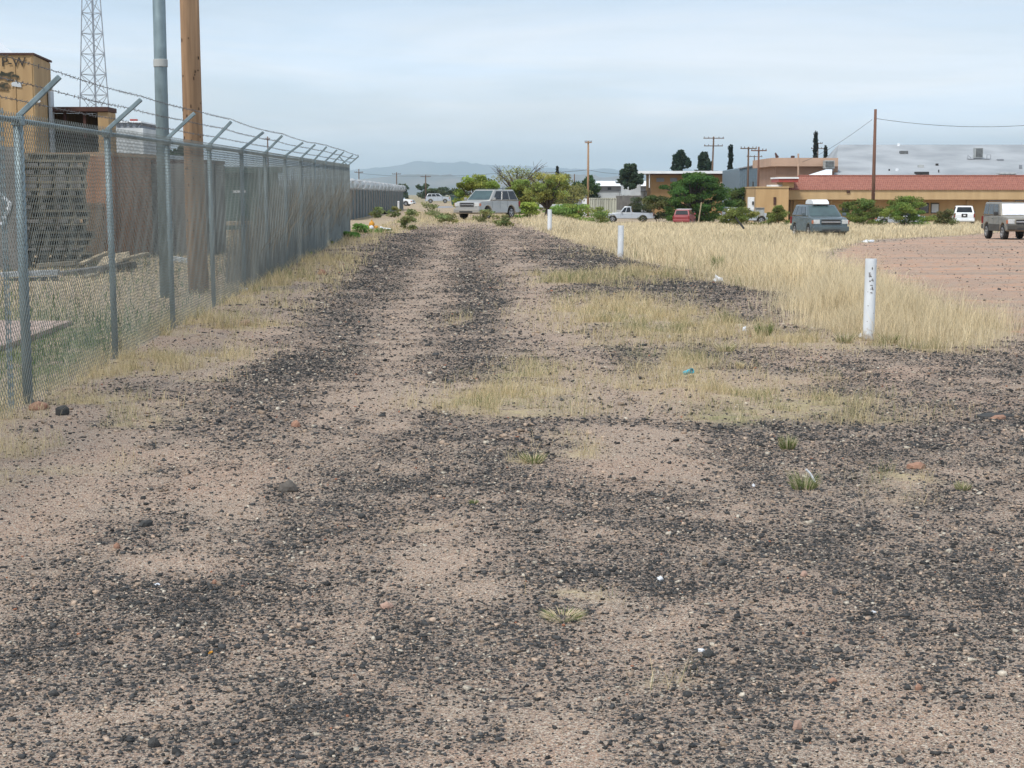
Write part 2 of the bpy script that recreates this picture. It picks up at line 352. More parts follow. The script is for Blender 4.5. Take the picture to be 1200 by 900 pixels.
def poly_in(x, y, P):
    x = np.asarray(x); y = np.asarray(y); ins = np.zeros(x.shape, bool); n = len(P)
    for i in range(n):
        x1, y1 = P[i]; x2, y2 = P[(i + 1) % n]
        if y1 == y2: continue
        c = ((y1 > y) != (y2 > y)) & (x < (x2 - x1) * (y - y1) / (y2 - y1) + x1); ins ^= c
    return ins
def gp(l): return [tuple(G(*p)[:2]) for p in l]
FIELD = gp([(1190,402),(1130,409),(1070,405),(1010,398),(965,385),(935,352),(870,336),(800,316),(740,303),(700,291),(655,278),(612,262),(606,253)]) + [(2.2, 150), (14, 172), (62, 172)] + gp([(1190,270),(1120,277),(1020,281),(990,290),(950,301),(985,320),(1040,339),(1095,359),(1150,384),(1178,398)])
LOT = gp([(1035,330),(975,303),(1000,287)]) + [(62, 168), (80, 170), (60, 60), (9.5, 18.5)] + gp([(1260,392),(1190,392),(1130,360)])
def fieldmask(x, y):
    wx = x + .9 * (vn(x, y, .8, 51) - .5); wy = y + 1.6 * (vn(x, y, .6, 57) - .5)
    return poly_in(wx, wy, FIELD)
def gravel(x, y):
    xr = x + .024 * y
    near = S((y - 8) / 6)
    tr = np.exp(-((xr + .9) / .42) ** 2) + np.exp(-((xr - 1.05) / .45) ** 2)
    d = .39 + near * (.22 * np.exp(-((xr + 2.3) / .9) ** 2) + .18 * np.exp(-(xr / .4) ** 2)) - .30 * near * tr * (y < 60)
    d = d + .30 * S((y - 26) / 6) * np.exp(-((xr - 2.9) / 1.5) ** 2) * (y < 46)
    d = d + bf(x, y, DARK) * (.75 - .45 * near * tr) - bf(x, y, LIGHT) * .55
    d = d + .85 * (fbm(x * 1.7, y * .6, 1.0, 2) - .5) + 1.05 * (fbm(x, y, 4, 8) - .5)
    d = d * (1 - .8 * S((y - 66) / 30))
    d = d - .5 * S((fence_x(y) + 1.7 - x) / 1.0) - .9 * S((fence_x(y) - x) / .2)
    d = d - .55 * bf(x, y, GRASS)
    d = d - .9 * poly_in(x, y, LOT) - .9 * ((y > 17.4) & (x > 4.7 + .04 * (y - 17)))
    pk = bf(x, y, PINK)
    d = d - .25 * pk
    return np.clip(d, 0.02, 1)
def litter(x, y):      # dry grass thatch on the soil
    g = bf(x, y, GRASS) * np.clip(2.4 * fbm(x, y, 3, 40) - .35, 0, 1.3)
    fx = fence_x(y)
    verge = S((x - fx + .35) / .3) * (1 - S((x - fx - .55) / 1.1)) * (y > 9) * (y < 75) * np.clip(4.2 * (fbm(x, y, 1.6, 44) - .42), 0, 1)
    yard = (x < fx) * np.clip(2.4 * (fbm(x, y, .9, 47) - .2), 0, 1) * (y < 140)
    far = S((y - 72) / 25) * np.clip(3 * (fbm(x, y, .45, 61) - .28), 0, 1) * (x < 3.4)
    return np.clip(np.maximum.reduce([g, .9 * verge, .9 * yard, .95 * far]), 0, 1)

# ------------------------------------------------------------------ ground sheet
def ground_material():
    m = bpy.data.materials.new('dirt_and_gravel'); m.use_nodes = True
    n = m.node_tree.nodes; l = m.node_tree.links; b = n['Principled BSDF']
    b.inputs['Roughness'].default_value = .95; b.inputs['Specular IOR Level'].default_value = .1
    tcn = n.new('ShaderNodeTexCoord'); P = tcn.outputs['Object']
    def noise(s, d=4, r=.55):
        x = n.new('ShaderNodeTexNoise'); x.inputs['Scale'].default_value = s; x.inputs['Detail'].default_value = d; x.inputs['Roughness'].default_value = r
        l.new(P, x.inputs['Vector']); return x.outputs['Fac']
    def vor(s):
        x = n.new('ShaderNodeTexVoronoi'); x.inputs['Scale'].default_value = s; l.new(P, x.inputs['Vector'])
        sx = n.new('ShaderNodeSeparateColor'); l.new(x.outputs['Color'], sx.inputs['Color']); return sx.outputs['Red'], sx.outputs['Green'], x.outputs['Distance']
    def attr(a):
        x = n.new('ShaderNodeAttribute'); x.attribute_name = a; return x.outputs['Fac']
    def math_(op, a, b_=None, clamp=False):
        x = n.new('ShaderNodeMath'); x.operation = op; x.use_clamp = clamp
        for i, v in enumerate((a, b_)):
            if v is None: continue
            if isinstance(v, (int, float)): x.inputs[i].default_value = v
            else: l.new(v, x.inputs[i])
        return x.outputs[0]
    def mix(f, a, b_):
        x = n.new('ShaderNodeMix'); x.data_type = 'RGBA'
        if isinstance(f, (int, float)): x.inputs['Factor'].default_value = f
        else: l.new(f, x.inputs['Factor'])
        for k, v in (('A', a), ('B', b_)):
            if isinstance(v, tuple): x.inputs[k].default_value = (*v, 1)
            else: l.new(v, x.inputs[k])
        return x.outputs['Result']
    def ramp(f, lo, hi):
        x = n.new('ShaderNodeMapRange'); x.inputs['From Min'].default_value = lo; x.inputs['From Max'].default_value = hi; x.interpolation_type = 'SMOOTHSTEP'
        l.new(f, x.inputs['Value']); return x.outputs['Result']
    dirt = mix(ramp(noise(1.3, 5), .35, .65), (.40, .268, .190), (.325, .225, .163))
    dirt = mix(math_('MULTIPLY', attr('red'), ramp(noise(.9, 6, .65), .38, .60)), dirt, (.43, .235, .150))
    dirt = mix(math_('MULTIPLY', ramp(noise(26, 4), .45, .7), .45), dirt, (.22, .16, .125))
    r1, g1, d1 = vor(170)       # 6 mm grit
    dirt = mix(.35, dirt, mix(g1, (.27, .19, .17), (.39, .31, .22)))
    dirt = mix(math_('MULTIPLY', math_('GREATER_THAN', r1, .80), .75), dirt, (.56, .49, .40))
    dirt = mix(math_('MULTIPLY', math_('LESS_THAN', r1, .24), .75), dirt, (.09, .08, .075))
    r0, g0_, d0 = vor(290)
    dirt = mix(math_('MULTIPLY', math_('LESS_THAN', r0, .28), .6), dirt, (.12, .10, .09))
    dirt = mix(math_('MULTIPLY', math_('GREATER_THAN', r0, .82), .6), dirt, (.52, .45, .37))
    r2, g2, d2 = vor(75)
    gm = math_('ADD', attr('gravel'), math_('MULTIPLY', math_('SUBTRACT', noise(7, 6, .7), .5), 1.1), True)
    gm = math_('MULTIPLY', gm, math_('MULTIPLY', attr('gravel'), 6.0, True))
    k = math_('LESS_THAN', r2, math_('MULTIPLY', gm, .72))
    c = mix(math_('MULTIPLY', k, ramp(d2, .62, .40)), dirt, mix(g2, (.035, .038, .042), (.10, .10, .10)))
    r3, g3, d3 = vor(32)
    k3 = math_('LESS_THAN', r3, math_('MULTIPLY', math_('SUBTRACT', gm, .12), .52))
    c = mix(math_('MULTIPLY', k3, ramp(d3, .55, .36)), c, mix(g3, (.035, .038, .043), (.085, .085, .088)))
    # dusty crushed material between the stones
    c = mix(math_('MULTIPLY', gm, .50), c, (.088, .082, .077))
    lt_ = n.new('ShaderNodeTexNoise'); lt_.inputs['Scale'].default_value = .55; lt_.inputs['Detail'].default_value = 5; mpl = n.new('ShaderNodeMapping'); mpl.inputs['Scale'].default_value = (.35, 1.3, 1); l.new(P, mpl.inputs['Vector']); l.new(mpl.outputs['Vector'], lt_.inputs['Vector'])
    c = mix(math_('MULTIPLY', attr('lot'), ramp(lt_.outputs['Fac'], .35, .62)), c, mix(ramp(noise(5, 5), .3, .7), (.46, .25, .155), (.40, .31, .25)))
    c = mix(math_('MULTIPLY', attr('lot'), math_('MULTIPLY', ramp(noise(2.2, 7, .7), .5, .7), .5)), c, (.22, .18, .16))
    th = mix(ramp(noise(40, 5), .35, .65), (.50, .42, .255), (.33, .26, .155))
    c = mix(math_('MULTIPLY', math_('MULTIPLY', attr('litter'), .8), ramp(noise(12, 6, .7), .38, .54)), c, th)
    gr = mix(ramp(noise(30, 4), .4, .6), (.10, .125, .05), (.17, .18, .08))
    c = mix(math_('MULTIPLY', attr('green'), ramp(noise(3, 6, .7), .35, .6)), c, gr)
    l.new(c, b.inputs['Base Color'])
    bp = n.new('ShaderNodeBump'); bp.inputs['Distance'].default_value = .012
    h = math_('ADD', math_('MULTIPLY', k, math_('SUBTRACT', 1.0, d2)), math_('MULTIPLY', noise(60, 5), .8))
    h = math_('ADD', h, math_('MULTIPLY', k3, 1.2))
    l.new(h, bp.inputs['Height']); l.new(bp.outputs['Normal'], b.inputs['Normal'])
    return m
def make_ground():
    ys = np.concatenate([[-60, -25, -8, 0, 1.6], np.geomspace(2.4, 75, 520), np.geomspace(78, 22500, 120)])
    u = np.linspace(-1, 1, 601); u = u * np.abs(u)
    Y, U = np.meshgrid(ys, u, indexing='ij'); Xg = U * (25 + .8 * np.abs(Y))
    Zg = terr(Xg, Y)
    V = np.stack([Xg, Y, Zg], -1).reshape(-1, 3); nx = len(u)
    i = np.arange(len(ys) - 1)[:, None] * nx + np.arange(nx - 1)[None]
    Fc = np.stack([i, i + 1, i + nx + 1, i + nx], -1).reshape(-1, 4)
    x, y = V[:, 0], V[:, 1]
    fm = fieldmask(x, y)
    gv = np.where(fm, .12, gravel(x, y)); li = np.where(fm & (y < 180), .85, litter(x, y))
    red = np.clip(poly_in(x, y, LOT) * 1.0 + .6 * S((y - 40) / 20) * (x < 4) + .30 + .8 * bf(x, y, PINK), 0, 1)
    fx = fence_x(y)
    green = np.clip((x < fx - .1) * np.exp(-((y - 16.5 + .9 * (x + 5)) / 3.2) ** 2) * 1.0 * (x > -9) + .5 * bf(x, y, GREENB), 0, 1)
    green = np.maximum(green, .55 * S((y - 250) / 100))
    li = np.maximum(li, .5 * S((y - 110) / 60))
    o = npmesh('ground', V, Fc, ground_material(), None, {'gravel': gv, 'litter': li, 'red': red, 'green': green, 'lot': poly_in(x + .5 * (vn(x, y, .9, 5) - .5), y + 2 * (vn(x, y, .7, 6) - .5), LOT) * 1.0}, kind='structure')
    o.data.polygons.foreach_set('use_smooth', [True] * len(o.data.polygons))
make_ground()

# ------------------------------------------------------------------ mountains far behind and the air in front of them
def mountains(name, D, prof, depth, rough, m, seed):
    pxs = np.linspace(-700, 1900, 520); xs = (pxs - 600) / F * D
    top = np.interp(pxs, [p[0] for p in prof], [p[1] for p in prof])
    h = (HOR - top) / F * D
    rows = 16; V = []
    for j in range(rows):
        t = j / (rows - 1); f = 1 - abs(t * 2 - 1)       # up and down again
        ridge = f ** .8
        yy = D + (t - .5) * depth
        n = (fbm(xs / D * 60, np.full_like(xs, t * 5), 1.0, seed, 5) - .5)
        z = h * ridge * (1 + n * rough * (1.6 - ridge)) + h * .10 * (fbm(xs / D * 260, xs * 0, 1, seed + 3) - .5) * ridge
        V.append(np.stack([xs * (yy / D) + n * depth * .05, np.full_like(xs, yy) + 0 * xs, z - 4], -1))
    V = np.array(V); nx = len(xs)
    i = np.arange(rows - 1)[:, None] * nx + np.arange(nx - 1)[None]
    o = npmesh(name, V.reshape(-1, 3), np.stack([i, i + 1, i + nx + 1, i + nx], -1).reshape(-1, 4), m, kind='structure')
    o.data.polygons.foreach_set('use_smooth', [True] * len(o.data.polygons))
mm = mat('dry_mountain_slope', (.20, .165, .14), (.12, .11, .095), .0022, .95, detail=8, lo=.4, hi=.6)
mountains('near_hills', 9500, [(-700,208),(200,206),(420,209),(470,204),(530,202),(560,206),(585,208),(610,203),(660,201),(700,205),(760,209),(900,208),(1900,210)], 2600, .7, mm, 3)
mountains('far_mountains', 20500, [(-700,200),(300,199),(420,196),(460,192),(500,189),(560,190),(620,193),(680,197),(800,199),(1900,200)], 3000, .5, mm, 9)
hz = MB().box((0, 10500, 240), (60000, 24400, 500))
hm = bpy.data.materials.new('thin_air'); hm.use_nodes = True
hn = hm.node_tree.nodes; hn.remove(hn['Principled BSDF'])
pv = hn.new('ShaderNodeVolumePrincipled'); pv.inputs['Color'].default_value = (.70, .87, 1, 1); pv.inputs['Density'].default_value = 0.95e-4; pv.inputs['Anisotropy'].default_value = .7
hm.node_tree.links.new(pv.outputs['Volume'], hn['Material Output'].inputs['Volume'])
build('haze', hz, hm, kind='stuff', label='pale blue haze over the distant hills')

# ------------------------------------------------------------------ loose stones (nobody could count them)
def pebbles():
    xs, ys, ss = [], [], []
    for y0, y1, rho, smin, sig, med in ((3.4, 6.5, 9500, .0020, .48, .0034), (6.5, 10, 5200, .0028, .45, .0042), (10, 17, 2000, .004, .42, .0062), (17, 32, 560, .006, .42, .0092), (32, 62, 150, .009, .35, .0145), (62, 105, 34, .014, .3, .022)):
        wmax = .42 * y1 + 1.2; A = (y1 - y0) * 2 * wmax; n = int(A * rho)
        x = rng.uniform(-wmax, wmax, n); y = rng.uniform(y0, y1, n)
        kp = (np.abs(x) < .42 * y + 1.2) & (x > fence_x(y) - .1)
        x, y = x[kp], y[kp]; s = med * np.exp(rng.normal(0, sig, len(x)))
        s = np.clip(s * (1 + .9 * (rng.random(len(x)) < .012)), smin, .017 if y1 < 12 else .032)
        g = gravel(x, y); fm = fieldmask(x, y)
        keep = (rng.random(len(x)) < (.17 + .83 * g ** 1.15) * (1 - .88 * litter(x, y)) * (1 - .85 * poly_in(x, y, LOT))) & ~fm
        xs.append(x[keep]); ys.append(y[keep]); ss.append(s[keep])
    x = np.concatenate(xs); y = np.concatenate(ys); s = np.concatenate(ss); n = len(x)
    g = gravel(x, y)
    base = np.array([[i, j, k] for i in (-1, 1) for j in (-1, 1) for k in (-1, 1)], float) * .68
    faces = np.array([(0, 1, 3, 2), (4, 6, 7, 5), (0, 4, 5, 1), (2, 3, 7, 6), (0, 2, 6, 4), (1, 5, 7, 3)])
    P = base[None] * (1 + rng.uniform(-.46, .30, (n, 8, 1))) + rng.uniform(-.16, .16, (n, 8, 3))
    P = P * s[:, None, None] * np.stack([rng.uniform(.75, 1.35, n), rng.uniform(.75, 1.2, n), rng.uniform(.42, .80, n)], -1)[:, None]
    a = rng.uniform(0, 6.28, n); t = rng.normal(0, .35, n)
    c, q = np.cos(t), np.sin(t); py = P[..., 1] * c[:, None] - P[..., 2] * q[:, None]; pz = P[..., 1] * q[:, None] + P[..., 2] * c[:, None]; px = P[..., 0].copy()
    c, q = np.cos(a), np.sin(a)
    V = np.stack([px * c[:, None] - py * q[:, None] + x[:, None], px * q[:, None] + py * c[:, None] + y[:, None], pz + (terr(x, y) + s * .22)[:, None]], -1).reshape(-1, 3)
    Fc = (np.arange(n)[:, None, None] * 8 + faces[None]).reshape(-1, 4)
    kind = rng.random(n); v = rng.uniform(.6, 1.5, n)[:, None]
    col = np.array([.050, .050, .050]) * v
    br = kind > (.55 + .30 * g); col[br] = (np.array([.33, .25, .19]) * rng.uniform(.6, 1.45, (n, 1)))[br]
    lt = kind > .94; col[lt] = (np.array([.43, .38, .31]) * rng.uniform(.75, 1.3, (n, 1)))[lt]
    rd = (kind > .937) & (kind < .94); col[rd] = np.array([.32, .14, .085])
    npmesh('gravel', V, Fc, M['pebble'], None, {'Col': np.repeat(col, 8, 0)}, kind='stuff', label='dark crushed gravel scattered over the pinkish dirt track')
pebbles()

# ------------------------------------------------------------------ blades of grass
def blades(name, x, y, h, wd, col, label, lean=.35, z=None):
    n = len(x); a = rng.uniform(0, 6.28, n); d = rng.uniform(0, 6.28, n); L = rng.normal(lean, .18, n) * h
    z0 = (terr(x, y) if z is None else z) - .01
    ca, sa = np.cos(a), np.sin(a); cd, sd_ = np.cos(d), np.sin(d)
    V = np.zeros((n, 5, 3))
    for i, (t, ww) in enumerate(((0, 1), (0, -1), (.55, -.75), (.55, .75), (1, 0))):
        V[:, i, 0] = x + ca * wd * .5 * ww + cd * L * t * t; V[:, i, 1] = y + sa * wd * .5 * ww + sd_ * L * t * t
        V[:, i, 2] = z0 + h * t * (1 - .15 * t)
    V = V.reshape(-1, 3); o = np.arange(n)[:, None] * 5
    Fc = np.concatenate([o + [0, 1, 2], o + [0, 2, 3], o + [3, 2, 4]], 0)
    return npmesh(name, V, Fc, M['grass'], None, {'Col': np.repeat(col, 5, 0)}, kind='stuff', label=label)
def straw(n, green=0.0, x=None, y=None):
    c = np.array([.86, .725, .49]) * rng.uniform(.65, 1.15, (n, 1)) * np.array([1, 1, 1])
    c2 = np.array([.52, .41, .25]) * rng.uniform(.6, 1.1, (n, 1)); k = rng.random(n) < .18; c[k] = c2[k]
    gk = rng.random(n) < green; c[gk] = (np.array([.15, .19, .065]) * rng.uniform(.7, 1.4, (n, 1)))[gk]
    return c
# tall dry grass field
xs, ys, hs, ws = [], [], [], []
for y0, y1, rho, wd in ((15, 24, 1300, .0038), (24, 36, 520, .0065), (36, 60, 170, .012), (60, 100, 60, .022), (100, 175, 22, .04)):
    A = (y1 - y0) * (.36 * y1 + 2); n = int(A * rho); x = rng.uniform(-2, .36 * y1, n); y = rng.uniform(y0, y1, n)
    k = fieldmask(x + rng.normal(0, .22, n), y + rng.normal(0, .45, n)); x, y = x[k], y[k]
    tuft = fbm(x, y, 2.6, 70); k = rng.random(len(x)) < np.clip(2.6 * (tuft - .16), .25, 1); x, y = x[k], y[k]
    hh = (.28 + .42 * fbm(x, y, .7, 72)) * rng.uniform(.5, 1.25, len(x)) * np.where(y > 45, .68, 1) * (.55 + .75 * S((vn(x, y, 1.6, 97) - .15) / .5))
    edge = ~(fieldmask(x - .6, y - 1.2) & fieldmask(x + .4, y - .6)); hh = np.where(edge, hh * .6, hh)
    xs.append(x); ys.append(y); hs.append(hh); ws.append(np.full(len(x), wd))
x, y, h_, w_ = map(np.concatenate, (xs, ys, hs, ws))
cc = straw(len(x)); tone = (.62 + .45 * fbm(x, y, .35, 90) + .38 * fbm(x, y, 1.8, 95))[:, None]; cc = cc * tone
gz = np.clip(2.2 * (fbm(x, y, .8, 93) - .62), 0, .5); gk = (rng.random(len(x)) < gz) & (h_ < .45); cc[gk] = np.array([.19, .21, .08]) * rng.uniform(.7, 1.3, (gk.sum(), 1))
lowg = (rng.random(len(x)) < .16); h_[lowg] *= .35; cc[lowg] = np.array([.22, .20, .09])
blades('tall_dry_grass', x, y, h_, w_, cc, 'tall straw coloured dry grass field behind the white bollards', .38)
# short patches on the track and along the fence
xs, ys = [], []
for y0, y1, rho in ((4, 12, 4200), (12, 20, 3800), (20, 36, 1600), (36, 80, 260), (80, 140, 60)):
    wmax = .36 * y1 + .5; n = int((y1 - y0) * 2 * wmax * rho); x = rng.uniform(-wmax, wmax, n); y = rng.uniform(y0, y1, n)
    li = litter(x, y) * (x > fence_x(y) - .25); cl = np.clip(11 * (fbm(x, y, 6, 77) - .47), 0, 1)
    k = (rng.random(n) < li * cl) & ~fieldmask(x, y); xs.append(x[k]); ys.append(y[k])
x, y = map(np.concatenate, (xs, ys)); n = len(x)
gr = np.clip(.08 + .6 * bf(x, y, GREENB) + .4 * (vn(x, y, .9, 81) > .8), 0, .6)
verge = x < fence_x(y) + 1.6
hh = np.where(verge, rng.uniform(.05, .26, n) * (.35 + vn(x, y, 1.9, 88)), rng.uniform(.05, .19, n) * (.4 + 1.2 * vn(x, y, 4.5, 89))) * np.clip(.6 + y / 40, .6, 1.3)
cc = straw(n) * np.array([.86, .84, .76]); gk = rng.random(n) < gr; cc[gk] = np.array([.24, .25, .12]) * rng.uniform(.7, 1.3, (gk.sum(), 1))
blades('short_dry_grass', x, y, hh, np.clip(y * .00022, .002, .02), cc, 'short patchy straw and green grass on the dirt track and verge', .5)
# yard behind the fence
n = 60000; y = rng.uniform(9, 60, n); x = fence_x(y) - rng.uniform(.05, 1, n) ** 1.2 * (2 + .28 * y)
k = rng.random(n) < (.25 + fbm(x, y, 1.2, 15)); 
slab_poly = gp([(-140,380),(85,381),(-20,420),(-140,420)])
k &= ~poly_in(x, y, slab_poly); x, y = x[k], y[k]; n = len(x)
gg = np.exp(-((y - 16.5 + .9 * (x + 5)) / 3.4) ** 2) * 1.0 + .10
cc = straw(n) * .8; gk = rng.random(n) < gg; cc[gk] = np.array([.085, .15, .045]) * rng.uniform(.6, 1.4, (gk.sum(), 1))
blades('yard_grass', x, y, rng.uniform(.05, .17, n) * (1 + .4 * gk), np.clip(y * .0004, .005, .02), cc, 'dry and green mixed grass in the yard behind the chain link fence', .4)

# ------------------------------------------------------------------ plants
def leafcloud(name, Pc, size, col, parent=None, elong=1.6, world=True, **k):
    n = len(Pc); s = size * rng.uniform(.6, 1.3, n)
    a = rng.normal(0, 1, (n, 3)); a /= np.linalg.norm(a, axis=1, keepdims=True)
    b = np.cross(a, rng.normal(0, 1, (n, 3))); b /= np.linalg.norm(b, axis=1, keepdims=True)
    a = a * (s * elong * .5)[:, None]; b = b * (s * .5)[:, None]
    V = np.stack([Pc - a, Pc + b * .9, Pc + a, Pc - b * .9], 1)
    if parent is not None and world: V = V - np.array(parent.location)[None, None]
    o = np.arange(n)[:, None] * 4 + np.arange(4)[None]
    return npmesh(name, V.reshape(-1, 3), o, M['leaf'], parent, {'Col': np.repeat(col, 4, 0)}, **k)
def tree(name, label, px, D, top, wpx, base=None, col=(.06, .10, .03), n=5000, leaf=.16, clumps=26, trunk=.25, group=None, cat='tree', sparse=1.0, shape='round', x=None, leanx=0, bare=0, low=.12):
    x = X(px, D) if x is None else x; z0 = tz(x, D) if base is None else Z(base, D)
    zt = Z(top, D); H = zt - z0; Wd = wpx / F * D
    root = empty(name, (x, D, z0), 0, label, cat, group)
    cs = []
    r2 = random.Random(int(px * 7 + D))
    for i in range(clumps):
        t = r2.random()
        if cat == 'bush': hh = .08 + .92 * t; rad = math.sqrt(max(0, 1 - .8 * hh * hh))
        elif shape == 'round': hh = low + (1 - low) * t; rad = math.sqrt(max(0, 1 - (2 * (hh - low) / (1 - low) - 1) ** 2 * .8)) 
        elif shape == 'cone': hh = low + (1 - low) * t; rad = (1 - hh) * 1.05 + .12
        elif shape == 'pine': hh = low + (1 - low) * t; rad = (.45 + .55 * math.sin(math.pi * min(1, hh * 1.05)))
        elif shape == 'column': hh = low + (1 - low) * (i + .5) / clumps; rad = (.9 if hh < .7 else (1.02 - hh) / .32 * .9) * .35
        elif shape == 'umbrella': hh = .45 + .55 * t; rad = 1 - .5 * (hh - .6)
        an = r2.uniform(0, 6.28); rr = rad * math.sqrt(r2.random()) * Wd / 2 * r2.choice((.8, .85, .9, 1.05))
        cs.append(Vector((x + rr * math.cos(an) + leanx * hh, D + rr * math.sin(an), z0 + hh * H * .95)))
    sig = np.array([Wd, Wd, H * .75]) * (.34 / clumps ** .42)
    if shape == 'pine': sig = sig * np.array([.6, .6, 1.2])
    if shape == 'column': sig = np.array([Wd * .2, Wd * .2, H / clumps * .8])
    per = n // clumps; P = []; Cc = []
    for c in cs:
        tone = r2.uniform(.65, 1.35); warm = r2.uniform(.85, 1.2); s2 = r2.uniform(.7, 1.3)
        q = rng.normal(0, 1, (per, 3)); q = q / (1e-6 + np.linalg.norm(q, axis=1, keepdims=True)) * (rng.random((per, 1)) ** .5) * 2.0
        p = np.array(c)[None] + q * sig * s2 * sparse; P.append(p)
        Cc.append(1.6 * np.array([col[0] * warm, col[1], col[2]])[None] * tone * rng.uniform(.7, 1.3, (per, 1)))
    P = np.concatenate(P); Cc = np.concatenate(Cc); k = P[:, 2] > z0 + .05; P = P[k]; Cc = Cc[k]
    k = P[:, 2] < zt + H * .04; P = P[k]; Cc = Cc[k]
    if shape == 'pine':      # upswept boughs that end in tufts
        for i in range(46):
            hh = low + (.98 - low) * r2.random(); an = r2.uniform(0, 6.28); rr = Wd * .56 * (1.02 - hh * .75) * r2.uniform(.75, 1.15)
            t = rng.random(70)[:, None] ** .6; b0 = np.array([x, D, z0 + hh * H * .88]); e = b0 + np.array([rr * math.cos(an), rr * math.sin(an), H * .14])
            P = np.concatenate([P, b0 + (e - b0) * t + rng.normal(0, Wd * .022, (70, 3))]); Cc = np.concatenate([Cc, np.array(col)[None] * 1.6 * r2.uniform(.7, 1.3) * rng.uniform(.7, 1.3, (70, 1))])
    leafcloud('crown' if cat == 'tree' else 'foliage', P, leaf, Cc, root)
    t = MB(); tr = trunk
    if cat == 'tree':
        fork = z0 + H * (.22 if shape in ('round', 'umbrella') else .92)
        t.tube([(x, D, z0 - .1), (x + leanx * .1 + .03, D, z0 + (fork - z0) * .5), (x + leanx * .22, D, fork)], [tr, tr * .8, tr * (.6 if shape in ('round', 'umbrella') else .2)], 8)
        for c in cs[::2]:
            b0 = Vector((x + leanx * .2, D, fork - .1 * H * .3)) if shape in ('round', 'umbrella') else Vector((x, D, max(z0 + .1 * H, c.z - .1 * H)))
            mid = b0.lerp(c, .5) + Vector((r2.uniform(-.2, .2), r2.uniform(-.2, .2), .05 * H))
            t.tube([b0, mid, c], [tr * .45, tr * .28, tr * .08], 5)
    else:
        for c in cs[::2]: t.tube([(x + (c.x - x) * .2, D + (c.y - D) * .2, z0 - .05), c], [tr * .3, tr * .1], 4)
    for i in range(bare):
        an = r2.uniform(0, 6.28); e = Vector((x + math.cos(an) * Wd * .5, D + math.sin(an) * Wd * .4, z0 + H * r2.uniform(.7, 1.05)))
        b0 = Vector((x, D, z0 + H * .3)); mid = b0.lerp(e, .6) + Vector((0, 0, .1 * H))
        t.tube([b0, mid, e], [tr * .3, tr * .15, tr * .03], 4)
        for j in range(4):
            e2 = e + Vector((r2.uniform(-1, 1), r2.uniform(-1, 1), r2.uniform(-.1, 1))) * H * .14; t.tube([mid.lerp(e, .3 + .15 * j), e2], [tr * .1, tr * .03], 3)
    build('trunk' if cat == 'tree' else 'stem', t, M['bark'], root, world=True)
    return root
BT = 'desert trees and pines behind the field'
tree('palo_verde_tree', 'rounded olive green tree just behind the silver SUV', 557, 135, 206, 52, col=(.17, .20, .045), n=9000, leaf=.14, clumps=40, low=.05, group=BT)
tree('palo_verde_tree', 'low bright olive tree right of the silver SUV rear', 609, 128, 212, 44, col=(.19, .22, .055), n=8000, leaf=.13, clumps=34, low=.03, group=BT, trunk=.12)
tree('mesquite_tree', 'thin airy mesquite with bare twigs above the olive tree', 607, 150, 196, 60, col=(.20, .21, .09), n=3200, leaf=.12, clumps=40, bare=16, group=BT, sparse=1.4)
tree('mesquite_tree', 'mesquite with leaning dark twin trunk and sparse twiggy top', 640, 122, 203, 52, col=(.21, .235, .07), n=7000, leaf=.10, clumps=60, bare=10, low=.12, group=BT, shape='umbrella', trunk=.2, leanx=.5)
tree('low_bush', 'bright green weedy bush at the foot of the mesquite', 620, 108, 238, 34, col=(.20, .27, .06), n=2600, leaf=.10, clumps=16, low=0, cat='bush', trunk=.05)
tree('low_bush', 'wide green bush behind the farthest white bollard', 668, 135, 238, 60, col=(.17, .24, .06), n=4200, leaf=.12, clumps=24, low=0, cat='bush', trunk=.05)
tree('low_bush', 'green bush below the white shipping container', 700, 150, 243, 30, col=(.16, .21, .06), n=1800, leaf=.12, clumps=12, low=0, cat='bush', trunk=.05)
tree('mesquite_tree', 'wide low olive thicket left of the tall thin pole', 660, 190, 212, 70, col=(.15, .17, .06), n=5000, leaf=.2, clumps=30, low=.05, group=BT)
tree('shade_tree', 'dark green tree partly behind the tall thin pole', 690, 260, 207, 32, col=(.04, .075, .025), n=3000, leaf=.3, clumps=18, group=BT)
tree('shade_tree', 'small dark tree left of the tall thin pole', 671, 270, 213, 26, col=(.05, .08, .03), n=2200, leaf=.3, clumps=14, group=BT)
tree('pine_tree', 'spiky dark pine in front of the white roofed building', 738, 236, 192, 30, base=222, col=(.045, .068, .04), n=6500, leaf=.22, clumps=60, group=BT, shape='pine', trunk=.2)
tree('pine_tree', 'dark rounded pine above the ochre house, left one', 797, 262, 176, 24, base=205, col=(.03, .048, .03), n=4200, leaf=.24, clumps=44, group=BT, shape='pine', trunk=.2)
tree('pine_tree', 'dark rounded pine beside the double crossarm pole', 824, 262, 179, 20, base=207, col=(.03, .048, .03), n=3600, leaf=.24, clumps=40, group=BT, shape='pine', trunk=.2)
tree('cypress_tree', 'slender dark cypress in front of the ochre house', 855, 246, 170, 7, base=214, col=(.022, .03, .02), n=3000, leaf=.2, clumps=18, group=BT, shape='column', trunk=.12, low=.0)
tree('cypress_tree', 'tallest slender cypress behind the peach building', 954, 300, 154, 6, base=195, col=(.022, .028, .02), n=2600, leaf=.22, clumps=18, group=BT, shape='column', trunk=.12, low=0)
tree('cypress_tree', 'short cypress tip right of the tallest cypress', 966, 300, 171, 5, base=195, col=(.022, .028, .02), n=1400, leaf=.22, clumps=10, group=BT, shape='column', trunk=.12, low=0)
tree('cypress_tree', 'dark narrow cypress rising above the mesquite trees', 653, 230, 195, 4, base=222, col=(.025, .03, .025), n=1500, leaf=.2, clumps=14, group=BT, shape='column', trunk=.12, low=0)
